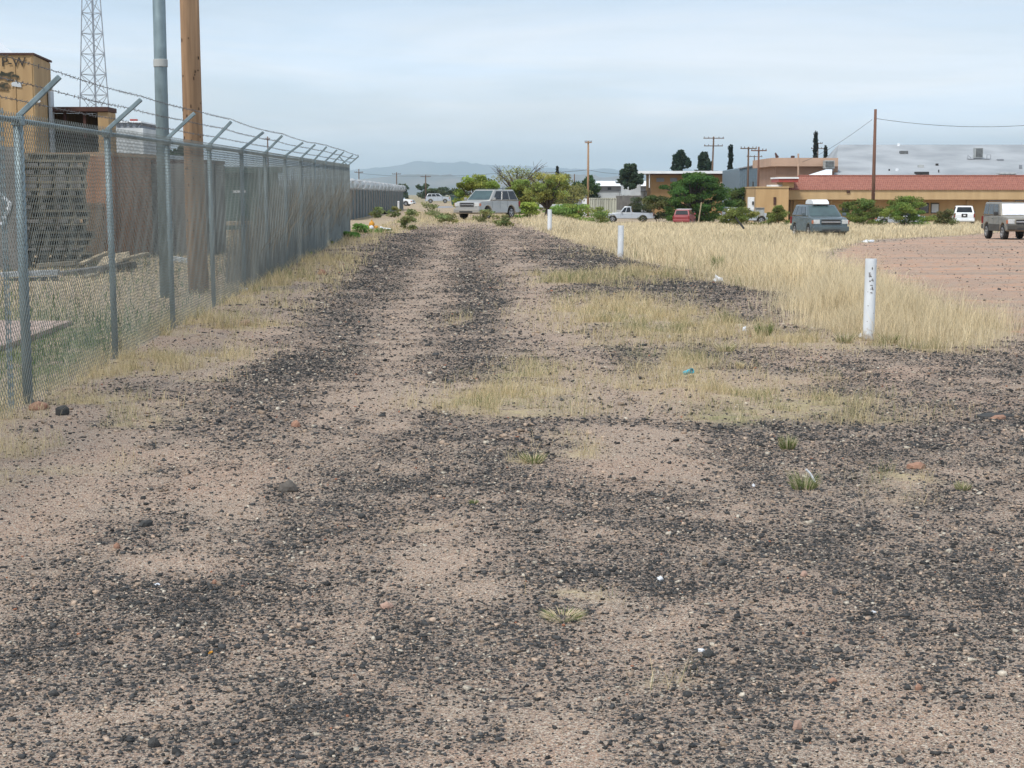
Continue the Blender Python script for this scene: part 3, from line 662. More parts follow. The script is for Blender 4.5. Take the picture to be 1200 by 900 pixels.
tree('large_shade_tree', 'large dense green tree right of the red car', 815, 175, 202, 88, col=(.055, .105, .025), n=26000, leaf=.15, clumps=130, low=.02, group=BT, trunk=.35)
tree('shade_tree', 'lighter green tree between the big tree and the blue metal shed', 868, 185, 221, 44, col=(.08, .12, .035), n=5000, leaf=.17, clumps=26, low=.03, group=BT)
tree('low_bush', 'olive bush behind the white pickup bed', 772, 178, 230, 48, col=(.085, .10, .035), n=4500, leaf=.15, clumps=24, low=0, cat='bush', trunk=.06)
tree('low_bush', 'grey green bush against the white wall', 752, 200, 231, 34, col=(.07, .085, .045), n=2600, leaf=.16, clumps=18, low=0, cat='bush', trunk=.06)
tree('creosote_bush', 'olive bush left of the dark green minivan', 911, 145, 241, 32, col=(.12, .14, .04), n=4600, leaf=.10, clumps=40, low=0, cat='bush', trunk=.05)
tree('creosote_bush', 'olive bush in front of the white utility box', 868, 140, 243, 46, col=(.14, .16, .045), n=5000, leaf=.11, clumps=24, low=0, cat='bush', trunk=.05)
tree('creosote_bush', 'dense bush at the foot of the red brown pole', 1010, 138, 233, 60, col=(.10, .13, .035), n=8500, leaf=.10, clumps=60, low=0, cat='bush', trunk=.05)
tree('creosote_bush', 'tallest bright bush right of the red brown pole', 1060, 136, 230, 62, col=(.13, .18, .045), n=9500, leaf=.10, clumps=60, low=0, cat='bush', trunk=.05)
tree('creosote_bush', 'thin brownish bush left of the white SUV', 1107, 140, 245, 30, col=(.14, .14, .06), n=3200, leaf=.10, clumps=16, low=0, cat='bush', trunk=.05)
for i, (px, tp, wd, D, lb) in enumerate([(497, 214, 18, 620, 'round dark tree left of the far crossarm pole'), (472, 216, 14, 640, 'small dark tree above the far fence end'), (520, 219, 26, 700, 'low scrubby tree above the far silver SUV'),
        (537, 221, 22, 560, 'low olive scrub left of the rounded olive tree'), (455, 219, 22, 700, 'dark tree behind the razor wire coil'), (508, 221, 30, 600, 'brownish scrub behind the far silver SUV')]):
    tree('distant_tree', lb, px, D, tp, wd, col=(.05, .07, .03), n=1400, leaf=.6, clumps=14, low=.02, trunk=.3, group='trees on the far plain')
for i, (px, D, tp, wd, lb) in enumerate([(428, 52, 262, 36, 'bright green weeds at the base of the yellow hydrant'), (408, 47, 271, 26, 'green weed clump at the fence corner post'), (379, 42, 276, 22, 'leafy green weed against the fence foot'),
        (352, 36, 291, 20, 'small green weed with dry stalks by the fence'), (238, 20.5, 373, 26, 'low green weed patch at the verge beyond the fourth post'), (232, 17.2, 402, 26, 'flat green weed patch in the dry verge grass'), (590, 80, 251, 26, 'sparse low weeds right of the silver SUV front'), (520, 86, 248, 34, 'low scrubby weeds left in front of the silver SUV'), (480, 72, 254, 24, 'dry green scrub in the middle distance of the track'), (478, 88, 246, 22, 'low weeds beyond the fire hydrant'), (448, 56, 267, 30, 'low green weeds right of the hydrant'), (505, 120, 237, 34, 'green weeds in the middle of the track far ahead'),
        (441, 108, 243, 20, 'green weeds at the foot of the slatted far fence'), (462, 112, 242, 16, 'yellow green weeds by the end of the far fence'), (570, 92, 246, 30, 'leafy weeds in front of the silver SUV')]):
    tree('weed_clump', lb, px, D, tp, wd, col=(.10, .19, .045) if i < 5 else (.15, .17, .07), n=1500 if D < 60 else 700, leaf=.05 if D < 60 else .09, clumps=14, low=0, cat='weeds', trunk=.02, group='weed clumps along the track')
def tuft(px, py, hpx, wpx, label, green=.7, n=260):
    g = G(px, py); s = g.y / F; h = hpx * s; wd = wpx * s
    r = np.sqrt(rng.random(n)) * wd * .28; a = rng.uniform(0, 6.28, n); bx = r * np.cos(a); by = r * np.sin(a)
    hh = h * rng.uniform(.45, 1.1, n); V = np.zeros((n, 5, 3)); w0 = max(.0022, g.y * .0003); aa = rng.uniform(0, 6.28, n)
    for i, (t, ww) in enumerate(((0, 1), (0, -1), (.55, -.8), (.55, .8), (1, 0))):
        V[:, i, 0] = bx + np.cos(a) * wd * .30 * t ** 1.5 * rng.uniform(.9, 1.1) + np.cos(aa) * w0 * ww * .5
        V[:, i, 1] = by + np.sin(a) * wd * .30 * t ** 1.5 + np.sin(aa) * w0 * ww * .5; V[:, i, 2] = hh * t - .01
    c = straw(n); gk = rng.random(n) < green; c[gk] = np.array([.15, .20, .06]) * rng.uniform(.6, 1.4, (gk.sum(), 1))
    o = np.arange(n)[:, None] * 5
    ob = npmesh('grass_tuft', V.reshape(-1, 3), np.concatenate([o + [0, 1, 2], o + [0, 2, 3], o + [3, 2, 4]], 0), M['grass'], None, {'Col': np.repeat(c, 5, 0)}, label=label, cat='grass tuft', group='single grass tufts on the track')
    ob.location = g
for t in [(942, 574, 24, 44, 'green grass tuft with a bent pale stalk on bare gravel', .75), (923, 527, 20, 26, 'compact green tuft just below the large grass patch', .65), (895, 394, 18, 26, 'green tuft left of the nearest white bollard', .75),
          (850, 412, 12, 28, 'brownish low tuft left of the nearest bollard', .25), (625, 543, 14, 34, 'yellow green tuft below the central grass patch', .5), (660, 725, 13, 56, 'low straw tuft alone in the near gravel', .3),
          (484, 0, 0, 0, None), (841, 318, 20, 16, 'green tuft sprouting beside the plastic bag at the grass edge', .85), (555, 592, 8, 12, 'tiny green tuft in the dark gravel band', .8), (990, 402, 14, 30, 'brown green tuft left of the nearest bollard foot', .45),
          (1042, 402, 12, 30, 'brown green tuft right of the nearest bollard foot', .45), (867, 432, 10, 12, 'tiny brown tuft above the blue cup', .1), (1128, 575, 12, 22, 'thin green tuft at the right end of the thin grass strip', .6)]:
    if t[4]: tuft(*t)

# ------------------------------------------------------------------ chain link fence with barbed wire
def fence():
    FH = 2.15
    root = empty('chain_link_fence', (FX0.x, FX0.y, tz(FX0.x, FX0.y)), 0, 'grey chain link fence with angled barbed wire arms along the track', 'fence')
    dirv = Vector((FX1.x - FX0.x, FX1.y - FX0.y, 0)).normalized(); step = (Vector((FX1.x, FX1.y, 0)) - Vector((FX0.x, FX0.y, 0))).length / 12
    def zb(y): return .0087 * max(0, min(y, 50) - 12)
    def pt(s, z): 
        q = Vector((FX0.x, FX0.y, 0)) + dirv * s; return Vector((q.x, q.y, zb(q.y) + z))
    lean = Vector((dirv.y, -dirv.x, 0))     # towards the track
    tips = []
    for i in range(-2, 13):
        r = .037 if i in (0, 12) else .030
        p = MB(); jit = random.uniform(-.02, .02)
        p.tube([pt(i * step, -.15), pt(i * step, FH + .02) + lean * jit], r, 10)
        build('post', p, M['galv'], root, True, smooth=True)
        a0 = pt(i * step, FH + .03) + lean * jit; tlt = random.uniform(-.03, .03)
        a1 = a0 + lean * (.33 + tlt) + Vector((0, 0, .29 - tlt)); tips.append((a0, a1))
        M_ = Matrix(((lean.x, dirv.x, 0), (lean.y, dirv.y, 0), (0, 0, 1)))
        d = (a1 - a0); ang = math.atan2(d.z, .33 + tlt)
        Mr = M_ @ Matrix.Rotation(-ang, 3, 'Y')
        am = MB().box((a0 + a1) / 2, (d.length, .035, .04), M=Mr)
        am.box(a0 + Vector((0, 0, -.03)), (.085, .085, .07), M=M_)
        build('barb_arm', am, M['galv'], root, True, bevel=.006)
    b = MB(); b.tube([pt(i * step, FH) + Vector((0, 0, random.uniform(-.008, .008))) for i in range(-2, 13)], .021, 8); build('top_rail', b, M['galv'], root, True, smooth=True)
    # diagonal wires of the fabric
    s0, s1 = -2 * step, 12 * step; p = .066; q = MB(); zl, zh = .0, FH + .05
    k = int((s0 - FH) / p)
    r = .0025
    while k * p < s1 + FH:
        for sg in (1, -1):
            a = k * p; b0 = a + sg * (zh - zl)
            pa, pb = (a, zl), (b0, zh)
            def clip(P, Q):
                P = list(P); Q = list(Q)
                for lim, up in ((s0, False), (s1, True)):
                    for A, B in ((P, Q), (Q, P)):
                        if (A[0] > lim) if up else (A[0] < lim):
                            if (B[0] > lim) if up else (B[0] < lim): return None
                            t = (lim - A[0]) / (B[0] - A[0]); A[1] += (B[1] - A[1]) * t; A[0] = lim
                return P, Q
            c = clip(pa, pb)
            if c:
                (sa, za), (sb, zb_) = c; off = lean * (.034 + .004 * sg)
                m_ = pt((sa + sb) / 2, (za + zb_) / 2)
                q.tube([pt(sa, za) + off, m_ + off + lean * .004 * math.sin(k), pt(sb, zb_) + off], r, 3, cap=False)
        k += 1
    build('chain_link_fabric', q, M['mesh'], root, True)
    for fr, nm in ((1.0, 'a'), (.62, 'b'), (.26, 'c')):
        st = MB(); pts = []
        for i in range(len(tips) - 1):
            A = tips[i][0].lerp(tips[i][1], fr) + Vector((0, 0, .03)); B = tips[i + 1][0].lerp(tips[i + 1][1], fr) + Vector((0, 0, .03))
            sag = random.uniform(.003, .014)
            for j in range(8): t = j / 8; pts.append(A.lerp(B, t) - Vector((0, 0, 4 * sag * t * (1 - t))))
        pts.append(tips[-1][0].lerp(tips[-1][1], fr) + Vector((0, 0, .03)))
        st.tube(pts, .0026, 4)
        for a, b_ in zip(pts[:-1], pts[1:]):
            L = (b_ - a).length; m_ = max(1, int(L / .12))
            for j in range(m_):
                c = a.lerp(b_, (j + .5) / m_)
                for q_ in range(2):
                    v = Vector((random.uniform(-1, 1), random.uniform(-.4, .4), random.uniform(-1, 1))).normalized() * .016
                    st.tube([c - v, c + v], .0022, 3)
        build('barbed_wire', st, M['barb'], root, True)
    tb = MB(); 
    for dx in (.30, .36, .41): tb.tube([pt(-dx, 0) - lean * .03, pt(-dx, FH + .08) - lean * .03], .005, 5)
    build('tension_bar', tb, M['galv'], root, True)
    # return section turning away behind the corner post
    rr = empty('chain_link_fence', pt(12 * step, 0), 0, 'short chain link section turning left from the last tall post', 'fence')
    E = pt(12 * step, 0); q = MB(); n = 0
    for i in range(1, 5):
        build('post', MB().tube([E + Vector((-3 * i, 1.2 * i, -.4)), E + Vector((-3 * i, 1.2 * i, FH))], .03, 8), M['galv'], rr, True)
    build('top_rail', MB().tube([E + Vector((0, 0, FH)), E + Vector((-12, 4.8, FH))], .021, 8), M['galv'], rr, True)
    ux = Vector((-12, 4.8, 0)).normalized(); L = Vector((-12, 4.8, 0)).length
    k = 0
    while k * .13 < L:
        a = k * .13
        for sg in (1, -1):
            zt = FH if 0 <= a + sg * FH <= L else ((L - a) if sg > 0 else a)
            q.tube([E + ux * a, E + ux * (a + sg * zt) + Vector((0, 0, zt))], .003, 3, cap=False)
        k += 1
    build('chain_link_fabric', q, M['mesh'], rr, True)
    build('barb_arm', MB().tube([E + Vector((0, 0, FH)), E + Vector((-.3, .1, FH + .3))], .02, 5), M['galv'], rr, True)
fence()
# dry stalks and vines on the fence
n = 13000; y = rng.uniform(26, 49.8, n); y = np.where(vn(y, y * 0, .55, 4) > .35, y, y + .8); x = fence_x(y) - rng.uniform(.05, .5, n)
wgt = S((y - 26) / 6); h = rng.uniform(.5, 2.15, n) * (.5 + .5 * wgt) * (.75 + .4 * vn(y, 0 * y, .8, 6)); h = np.minimum(h, 2.2)
cc = np.array([.30, .25, .18]) * rng.uniform(.5, 1.2, (n, 1)); 
blades('dead_vines', x, y, h, np.full(n, .012), cc, 'dead brown vines and stalks climbing the far part of the fence', .04)

# far slatted fence with razor coil
def far_fence():
    A = W(409, 240, 99); B = W(472, 240, 174); A.z = tz(A.x, A.y); B.z = tz(B.x, B.y)
    root = empty('slatted_fence', A, 0, 'dark slatted fence topped with bright razor wire coils, far left', 'fence')
    d = (B - A); L = d.length; u = d.normalized(); hh = 1.95; nrm = Vector((u.y, -u.x, 0))
    s1 = MB(); s = 0; idx = []
    ang = math.atan2(u.y, u.x)
    while s < L:
        wd = random.uniform(.10, .22); c = A + u * (s + wd / 2); s1.box(c + Vector((0, 0, hh / 2)), (wd, .02, hh - random.random() * .06), ang); s += wd; idx += [int(random.random() < .5)] * 6
    so_ = build('slat_panel', s1, M['slat1'], root, True); so_.data.materials.append(M['slat2']); so_.data.polygons.foreach_set('material_index', idx)
    for i in range(0, 26):
        c = A + u * (i * 3) + nrm * .04; build('post', MB().tube([c, c + Vector((0, 0, hh + .35))], .035, 6), M['galv'], root, True)
    pts = []; T = int(L / .36); 
    for i in range(T * 8):
        t = i / 8 * 2 * math.pi; s = i / 8 * .36; rr = .30 + .05 * math.sin(i * .05)
        pts.append(A + u * s + nrm * (.10 + rr * math.cos(t)) + Vector((0, 0, hh + .30 + rr * math.sin(t))))
    build('razor_coil', MB().tube(pts, .012, 3), M['coil'], root, True)
far_fence()

# ------------------------------------------------------------------ poles, tower, lines
def pole(name, label, px, D, top, r, mt, arms=(), base=None, group=None, cat='utility pole', x=None, lean=0, extra=None):
    x = X(px, D) if x is None else x; z0 = tz(x, D) if base is None else Z(base, D); zt = Z(top, D)
    root = empty(name, (x, D, z0), 0, label, cat, group)
    H = zt - z0
    build('shaft', MB().tube([(0, 0, -.3), (lean * .5, 0, H * .5), (lean, 0, H)], [r, r * .9, r * .72], 12), mt, root, smooth=True)
    for (ay, hw) in arms:
        za = Z(ay, D) - z0; hwm = hw / F * D; lx = lean * za / H
        build('crossarm', MB().box((lx, -.15, za), (2 * hwm, .12, .14)), mt, root, bevel=.01)
        for k in (-.92, -.5, .5, .92):
            build('insulator', MB().lathe([(.05, 0), (.08, .05), (.05, .1), (.07, .15), (.03, .2)], 8, c=(lx + k * hwm, -.15, za + .07)), M['greywall'], root)
    return root
PG = 'utility poles on the far streets'
sp_ = X(192.5, 23.3)
root = empty('steel_pole', (sp_, 23.3, tz(sp_, 23.3)), 0, 'thick grey steel pole with a clamped sleeve behind the fence', 'pole')
build('shaft', MB().tube([(0, 0, -.3), (0, 0, 7)], [.098, .088], 20), M['galv'], root, smooth=True)
zb_ = Z(74, 23.3) - root.location.z
build('sleeve', MB().lathe([(.096, zb_ - .055), (.103, zb_ - .05), (.103, zb_ + .05), (.096, zb_ + .055)], 20), M['ac'], root)
sw = X(228, 24.0)
root = empty('wooden_pole', (sw, 24.0, tz(sw, 24.0)), 0, 'thick orange brown wooden utility pole just behind the fence', 'utility pole')
build('shaft', MB().tube([(.04, 0, -.3), (.01, 0, 1.2), (0, 0, 3), (-.02, 0, 8)], [.155, .15, .143, .135], 24), M['wood_pole'], root, smooth=True)
for k in range(30):
    a = random.uniform(3.4, 6.1); z = random.uniform(.8, 5)
    build('staple', MB().box((.146 * math.cos(a), .146 * math.sin(a), z), (.012, .012, random.uniform(.015, .05)), a), M['rust'], root)
pole('power_pole', 'tall thin pole with a small top crossarm left of the container', 689, 225, 165, .17, M['wood_pole'], [(167, 4)], group=PG)
pole('power_pole', 'red brown pole without crossarms in front of the tile roofed building', 1023, 142, 128, .17, M['red_pole'], group=PG)
pole('power_pole', 'pole with two wide crossarms above the big green tree', 833, 258, 160, .17, M['dark_pole'], [(162, 12), (171, 11)], group=PG, lean=.3)
pole('power_pole', 'left of the two poles in front of the blue metal shed', 876, 215, 172, .15, M['dark_pole'], [(174, 9.5)], group=PG)
pole('power_pole', 'right of the two poles in front of the blue metal shed', 888, 205, 172, .15, M['red_pole'], [(176.5, 9)], group=PG)
pole('power_pole', 'far pole with low H shaped crossarm behind the shed poles', 883, 330, 182, .13, M['dark_pole'], [(183.5, 9)], group=PG)
pole('power_pole', 'pole with crossarms beside the tallest cypress', 957, 310, 167, .14, M['dark_pole'], [(168, 5), (174, 8)], group=PG)
pole('power_pole', 'far pole seen between fence end and white car', 465, 430, 202, .17, M['dark_pole'], [(204, 5)], group=PG)
pole('power_pole', 'far crossarm pole behind the small silver SUV', 499, 400, 205, .18, M['dark_pole'], [(207, 6)], group=PG)
pole('power_pole', 'far pole just right of the tall fence corner', 421, 380, 198, .16, M['dark_pole'], [(202, 5)], group=PG)
pole('power_pole', 'thin far pole standing above the middle of the fence', 315, 300, 160, .15, M['dark_pole'], [(163, 3)], group=PG)
pole('power_pole', 'short faint pole between cypress and tall thin pole', 673, 350, 204, .15, M['dark_pole'], group=PG)
pole('steel_post', 'dark post against the blue metal shed', 882, 200, 213, .12, M['black'], cat='post')
def wire(name, label, pts, sag, r=.02):
    P = []
    for a, b in zip(pts[:-1], pts[1:]):
        for j in range(16): t = j / 16; P.append(a.lerp(b, t) - Vector((0, 0, 4 * sag * t * (1 - t))))
    P.append(pts[-1]); o = pts[0]
    single(name, MB().tube([p - o for p in P], r, 4), M['wire'], o, label=label, cat='power line', group='overhead lines')
wire('power_line', 'sagging wire from the red brown pole out to the right', [W(1024, 138.5, 142), W(1330, 128, 150)], 1.15)
wire('power_line', 'wire from the red brown pole down left past the cypresses', [W(1022, 140, 142), W(940, 190, 198)], .35)
wire('power_line', 'long wire between the far poles on the left', [W(421, 203, 380), W(499, 206, 400), W(600, 201.5, 320), W(689, 199, 225)], .3, .03)
wire('power_line', 'wire running right from the tall thin pole', [W(689, 199, 225), W(748, 203, 250)], .3, .02)
def tower():
    D = 120; x = X(114.5, D); z0 = tz(x, D)
    root = empty('lattice_tower', (x, D, z0), R(12), 'tall grey lattice radio tower beyond the yard', 'tower')
    H = 26; n = 26; r0 = 1.65; r1 = .2
    def P(k, z): a = R(90 + 120 * k); r = r0 + (r1 - r0) * z / H; return Vector((r * math.cos(a), r * math.sin(a), z))
    for k in range(3): build('leg', MB().tube([P(k, -.2), P(k, H)], [.055, .04], 6), M['mast'], root)
    br = MB(); z = 0; dz = 1.5
    while z < H - dz:
        for k in range(3):
            k2 = (k + 1) % 3
            br.tube([P(k, z), P(k2, z + dz)], .026, 4); br.tube([P(k2, z), P(k, z + dz)], .026, 4); br.tube([P(k, z), P(k2, z)], .022, 4)
        z += dz
    build('bracing', br, M['mast'], root)
    build('feed_line', MB().tube([(0.1, 0, 0), (.1, 0, H)], .05, 5), M['mast'], root)
tower()

# ------------------------------------------------------------------ bollards
def bollard(px, py, hpx, wpx, label, marks=False):
    g = G(px, py); s = g.y / F; r = wpx * s / 2; h = hpx * s
    root = empty('bollard', g, random.uniform(-.2, .2), label, 'bollard', 'white bollards along the grass edge')
    root.rotation_euler = (R(random.uniform(-.6, .6)), R(.5), 0)
    build('pipe', MB().lathe([(r, -.1), (r, h * .97), (r * .985, h), (r * .80, h), (r * .80, h * .93)], 28), M['bollard'], root, smooth=False).data.polygons.foreach_set('use_smooth', [True] * 0 or [False] * (28 * 4 + 2))
    if marks:
        mk = MB()
        for (u, v, a, b) in [(.05, .885, .010, .030), (-.42, .80, .007, .05), (-.36, .83, .022, .008), (-.20, .80, .007, .03), (-.15, .785, .02, .008), (-.28, .73, .014, .016), (.05, .74, .012, .010), (.16, .755, .016, .007), (.26, .735, .008, .02),
                             (.0, .68, .026, .008), (.14, .655, .008, .022), (.24, .64, .007, .022), (.05, .635, .026, .007), (.30, .625, .012, .01), (.0, .59, .02, .009), (.14, .585, .014, .007), (-.45, .43, .010, .009), (-.5, .24, .008, .007), (.55, .34, .006, .006), (-.55, .6, .006, .01)]:
            a0 = math.asin(u) ; cx = math.sin(a0) * (r + .0005); cy = -math.cos(a0) * (r + .0005)
            mk.box((cx, cy, v * h), (a, .003, b * .8), a0)
        build('peeled_marking', mk, M['rust'], root)
    return root
bollard(1017.5, 400, 96, 13.2, 'nearest white pipe bollard with peeling black marks at right', True)
bollard(727, 303, 38, 7, 'middle white bollard at the edge of the tall grass')
bollard(644, 271, 25, 5, 'farthest and smallest white bollard near the silver SUV')

# ------------------------------------------------------------------ vehicles (x forward, origin on the ground)
def vehicle(name, label, cat, loc, head, p, paint, group='parked vehicles'):
    root = empty(name, loc, head, label, cat, group)
    L, Wd, H, R_ = p['L'], p['W'], p['H'], p['R']; xf, xr, zb, hood, belt = p['xf'], p['xr'], p['zb'], p['hood'], p['belt']
    gb0, gb1, gt0, gt1 = p['g']; hw = Wd / 2
    def arch(cx, n=9):
        r = R_ * 1.17; a0 = math.asin(max(-1, min(1, (zb - R_) / r)))
        return [(cx + r * math.cos(t), R_ + r * math.sin(t)) for t in [math.pi - a0 + (2 * a0 - math.pi) * i / n for i in range(n + 1)]]
    poly = [(-L / 2 + .06, zb)] + arch(xr) + arch(xf) + [(L / 2 - .1, zb), (L / 2, zb + .12), (L / 2 + 0, hood - .28), (L / 2 - .06, hood - .10), (L / 2 - .25, hood - .02), (gb1 + .25, hood + .035), (gb1, belt + .02), (gb0, belt + .02), (-L / 2 + .02, belt - .02), (-L / 2, belt - .12), (-L / 2, zb + .12)]
    body = MB().prism(poly, -hw, hw)
    def tp(x, z):
        e = max(0, (abs(x) - L / 2 + .45) / .45); return (1 - .09 * e * e) * (1 - .03 * max(0, (z - R_ * 1.6)) / .5)
    body.v = [(a, b * tp(a, c), c) for a, b, c in body.v]
    gi, ti = hw - .045, hw - p.get('tum', .20)
    q = [Vector(v) for v in ((gb0, -gi, belt), (gb1, -gi, belt), (gt1, -ti, H), (gt0, -ti, H), (gb0, gi, belt), (gb1, gi, belt), (gt1, ti, H), (gt0, ti, H))]
    body.hexa([q[0], q[1], q[5], q[4]], [q[3], q[2], q[6], q[7]])
    bo = build('body', body, paint, root, bevel=p.get('bev', .07), smooth=True); bo.modifiers[0].segments = 4; bo.data.set_sharp_from_angle(angle=R(50))
    build('underbody', MB().box(((xf + xr) / 2, 0, zb + .12), (L * .86, Wd * .72, .2)), M['plastic'], root)
    glass = M['glass']
    Rs, Ls = [q[0], q[1], q[2], q[3]], [q[5], q[4], q[7], q[6]]
    for (u0, u1) in p['win']:
        build('side_window', MB().panel(Rs, u0, u1, .10, .86), glass, root, bevel=.01)
        build('side_window', MB().panel(Ls, 1 - u1, 1 - u0, .10, .86), glass, root, bevel=.01)
    build('windshield', MB().panel([q[1], q[5], q[6], q[2]], .06, .94, .08, .90), p.get('wsm', M['windshield']), root, bevel=.01)
    build('rear_window', MB().panel([q[4], q[0], q[3], q[7]], .09, .91, .12, .84), glass, root, bevel=.01)
    for cx in (xf, xr):
        for sy in (-1, 1):
            wx = root; c = (cx, sy * (hw - .125), R_)
            t = MB().lathe([(R_ * .6, -.11), (R_ * .93, -.12), (R_, -.085), (R_, .085), (R_ * .93, .12), (R_ * .6, .11)], 28, 'Y', (0, 0, 0))
            wh = build('wheel', t, M['tyre'], root, smooth=False); wh.location = c
            rm = MB().lathe([(R_ * .62, -.02 * sy), (R_ * .62, .118 * sy), (R_ * .56, .122 * sy), (R_ * .50, .07 * sy)], 24, 'Y')
            for k in range(5):
                a = k * 2 * math.pi / 5 + .3
                rm.box((math.cos(a) * R_ * .30, .10 * sy, math.sin(a) * R_ * .30), (R_ * .52, .03, R_ * .15), M=Matrix.Rotation(-a, 3, 'Y'))
            rm.lathe([(R_ * .14, .07 * sy), (R_ * .14, .125 * sy)], 12, 'Y')
            build('rim', rm, p.get('rimm', M['rim']), wh)
    zm = hood - .22
    build('grille', MB().box((L / 2 + .005, 0, zm), (.04, Wd * .52, p.get('gh', .26))), p.get('grm', M['plastic']), root, bevel=.01)
    build('grille_bar', MB().box((L / 2 + .03, 0, zm), (.03, Wd * .52, .05)), M['chrome'], root, bevel=.008)
    for sy in (-1, 1):
        build('headlight', MB().box((L / 2 - .03, sy * Wd * .385, zm + .01), (.10, Wd * .17, .22)), M['lamp'], root, bevel=.02)
        build('turn_signal', MB().box((L / 2 - .10, sy * (hw - .03), zm), (.16, .07, .18)), M['amber'], root, bevel=.02)
        build('taillight', MB().box((-L / 2 + .02, sy * (hw - .07), belt - .22), (.07, .13, .36)), M['tail'], root, bevel=.02)
        build('side_mirror', MB().box((gb1 - .25, sy * (hw + .11), belt + .12), (.12, .20, .17)), p.get('mirm', paint), root, bevel=.03)
        build('door_handle', MB().box(((gb1 + gb0) / 2 + .35, sy * (hw + .012), belt - .14), (.16, .03, .03)), p.get('mirm', paint), root, bevel=.006)
        dg = MB()
        for dx in p['doors']: dg.box((dx, sy * (hw + .0005), (belt + zb) / 2 + .05), (.012, .004, belt - zb - .12))
        build('door_seam', dg, M['black'], root)
        if p.get('rack'):
            build('roof_rail', MB().tube([(gt0 + .15, sy * (ti - .1), H + .02), (gt0 + .2, sy * (ti - .1), H + .07), (gt1 - .2, sy * (ti - .1), H + .07), (gt1 - .15, sy * (ti - .1), H + .02)], .02, 6), M['plastic'], root)
        if p.get('clad'):
            build('lower_cladding', MB().box(((xf + xr) / 2, sy * (hw + .004), zb + .16), (xf - xr - 2.5 * R_, .03, .34)), M['cladding'], root, bevel=.01)
    build('front_bumper', MB().box((L / 2 + .05, 0, zb + .20), (.16, Wd * .97, .26)), p.get('bum', paint), root, bevel=.04)
    build('rear_bumper', MB().box((-L / 2 - .04, 0, zb + .18), (.16, Wd * .97, .24)), p.get('bum', paint), root, bevel=.04)
    build('air_intake', MB().box((L / 2 + .125, 0, zb + .13), (.02, Wd * .5, .11)), M['plastic'], root)
    return root
SUV = dict(L=5.1, W=2.0, H=1.93, R=.40, xf=1.55, xr=-1.40, zb=.36, hood=1.17, belt=1.20, g=(-2.46, 1.22, -2.02, .36), win=[(.045, .31), (.345, .61), (.645, .90)], doors=(1.0, .05, -.9), tum=.24)
def gl(px, D): x = X(px, D); return (x, D, tz(x, D))
vehicle('parked_suv', 'large champagne silver SUV angled towards the camera at the track end', 'SUV', gl(571.5, 105), R(-90 - 31), dict(SUV, rack=True, bev=.11), M['p_silver'])
badge = None
vehicle('parked_suv', 'small distant silver SUV seen side on in the track', 'SUV', gl(513, 300), R(2), dict(SUV, L=4.6, W=1.85, H=1.78, R=.37, xf=1.4, xr=-1.35, g=(-2.15, 1.0, -1.85, .30), doors=(.9, 0, -.8), rack=True), M['p_grey'])
vehicle('parked_car', 'white car nose showing past the end of the far fence', 'car', gl(466, 225), R(-10), dict(L=4.6, W=1.8, H=1.42, R=.32, xf=1.4, xr=-1.3, zb=.24, hood=.88, belt=.92, g=(-1.75, 1.0, -1.0, .25), win=[(.10, .48), (.54, .90)], doors=(.85, -.2)), M['p_white'])
TR = dict(L=4.4, W=1.80, H=1.80, R=.37, xf=1.42, xr=-1.30, zb=.42, hood=1.10, belt=1.14, g=(-2.12, .95, -2.02, .45), win=[(.04, .30), (.345, .62), (.655, .90)], doors=(.85, -.1, -1.0), tum=.14, rack=True, clad=True, bum=M['cladding'], wsm=M['sunshade'], gh=.22, mirm=M['plastic'])
tr_ = gl(1187, 77.5)
vehicle('parked_suv', 'boxy beige SUV with silver sunshade at the right edge', 'SUV', tr_, R(-91), TR, M['p_gold'])
ms = vehicle('parked_suv', 'white SUV seen from behind beside the tan wall', 'SUV', gl(1129, 158), R(77), dict(SUV, L=5.3, H=1.92, win=[(.05, .30), (.36, .60), (.65, .90)], mirm=M['plastic']), M['p_white'])
build('licence_plate', MB().box((-2.67, 0, 1.0), (.03, .55, .34)), M['black'], ms); build('plate_sticker', MB().box((-2.69, 0, 1.0), (.02, .22, .13)), M['white'], ms)
MV = dict(L=4.7, W=1.9, H=1.68, R=.34, xf=1.45, xr=-1.4, zb=.28, hood=1.05, belt=1.08, g=(-2.25, 1.25, -1.9, .35), win=[(.05, .28), (.34, .60), (.65, .88)], doors=(1.0, 0, -.9), tum=.2)
mv = vehicle('parked_minivan', 'dark green grey minivan facing the camera behind the tall grass', 'minivan', gl(960, 83), R(-86), MV, M['p_green'])
# the boat-shaped white box on its roof is a thing of its own
g_ = mv.location
rb = MB(); prof = [(-.75, .05), (-.70, .18), (-.4, .25), (.45, .25), (.78, .14), (.85, .03)]
rb.prism([(-.80, 0)] + prof + [(.85, 0)], -.42, .42)
ro = single('roof_cargo_box', rb, M['white'], (g_[0] - .05, g_[1] + .35, g_[2] + 1.71), R(-86), bevel=.06, label='white cargo box on the roof of the dark green minivan', cat='cargo box')
PK = dict(L=5.6, W=1.9, H=1.78, R=.37, xf=1.75, xr=-1.65, zb=.42, hood=1.05, belt=1.08, g=(-.45, 1.0, -.25, .45), win=[(.12, .50), (.56, .86)], doors=(.85, -.4), tum=.18)
def pickup(name, label, loc, head, paint):
    r = vehicle(name, label, 'pickup truck', loc, head, PK, paint)
    build('cargo_bed', MB().box((-1.65, 0, 1.115), (2.05, 1.55, .02)), M['plastic'], r); return r
pickup('pickup_truck', 'silver white pickup facing left below the white container', gl(737, 178), R(180 - 8), M['p_grey'])
pickup('pickup_truck', 'red pickup tail half hidden behind the tall thin pole', gl(689, 232), R(150), M['p_red'])
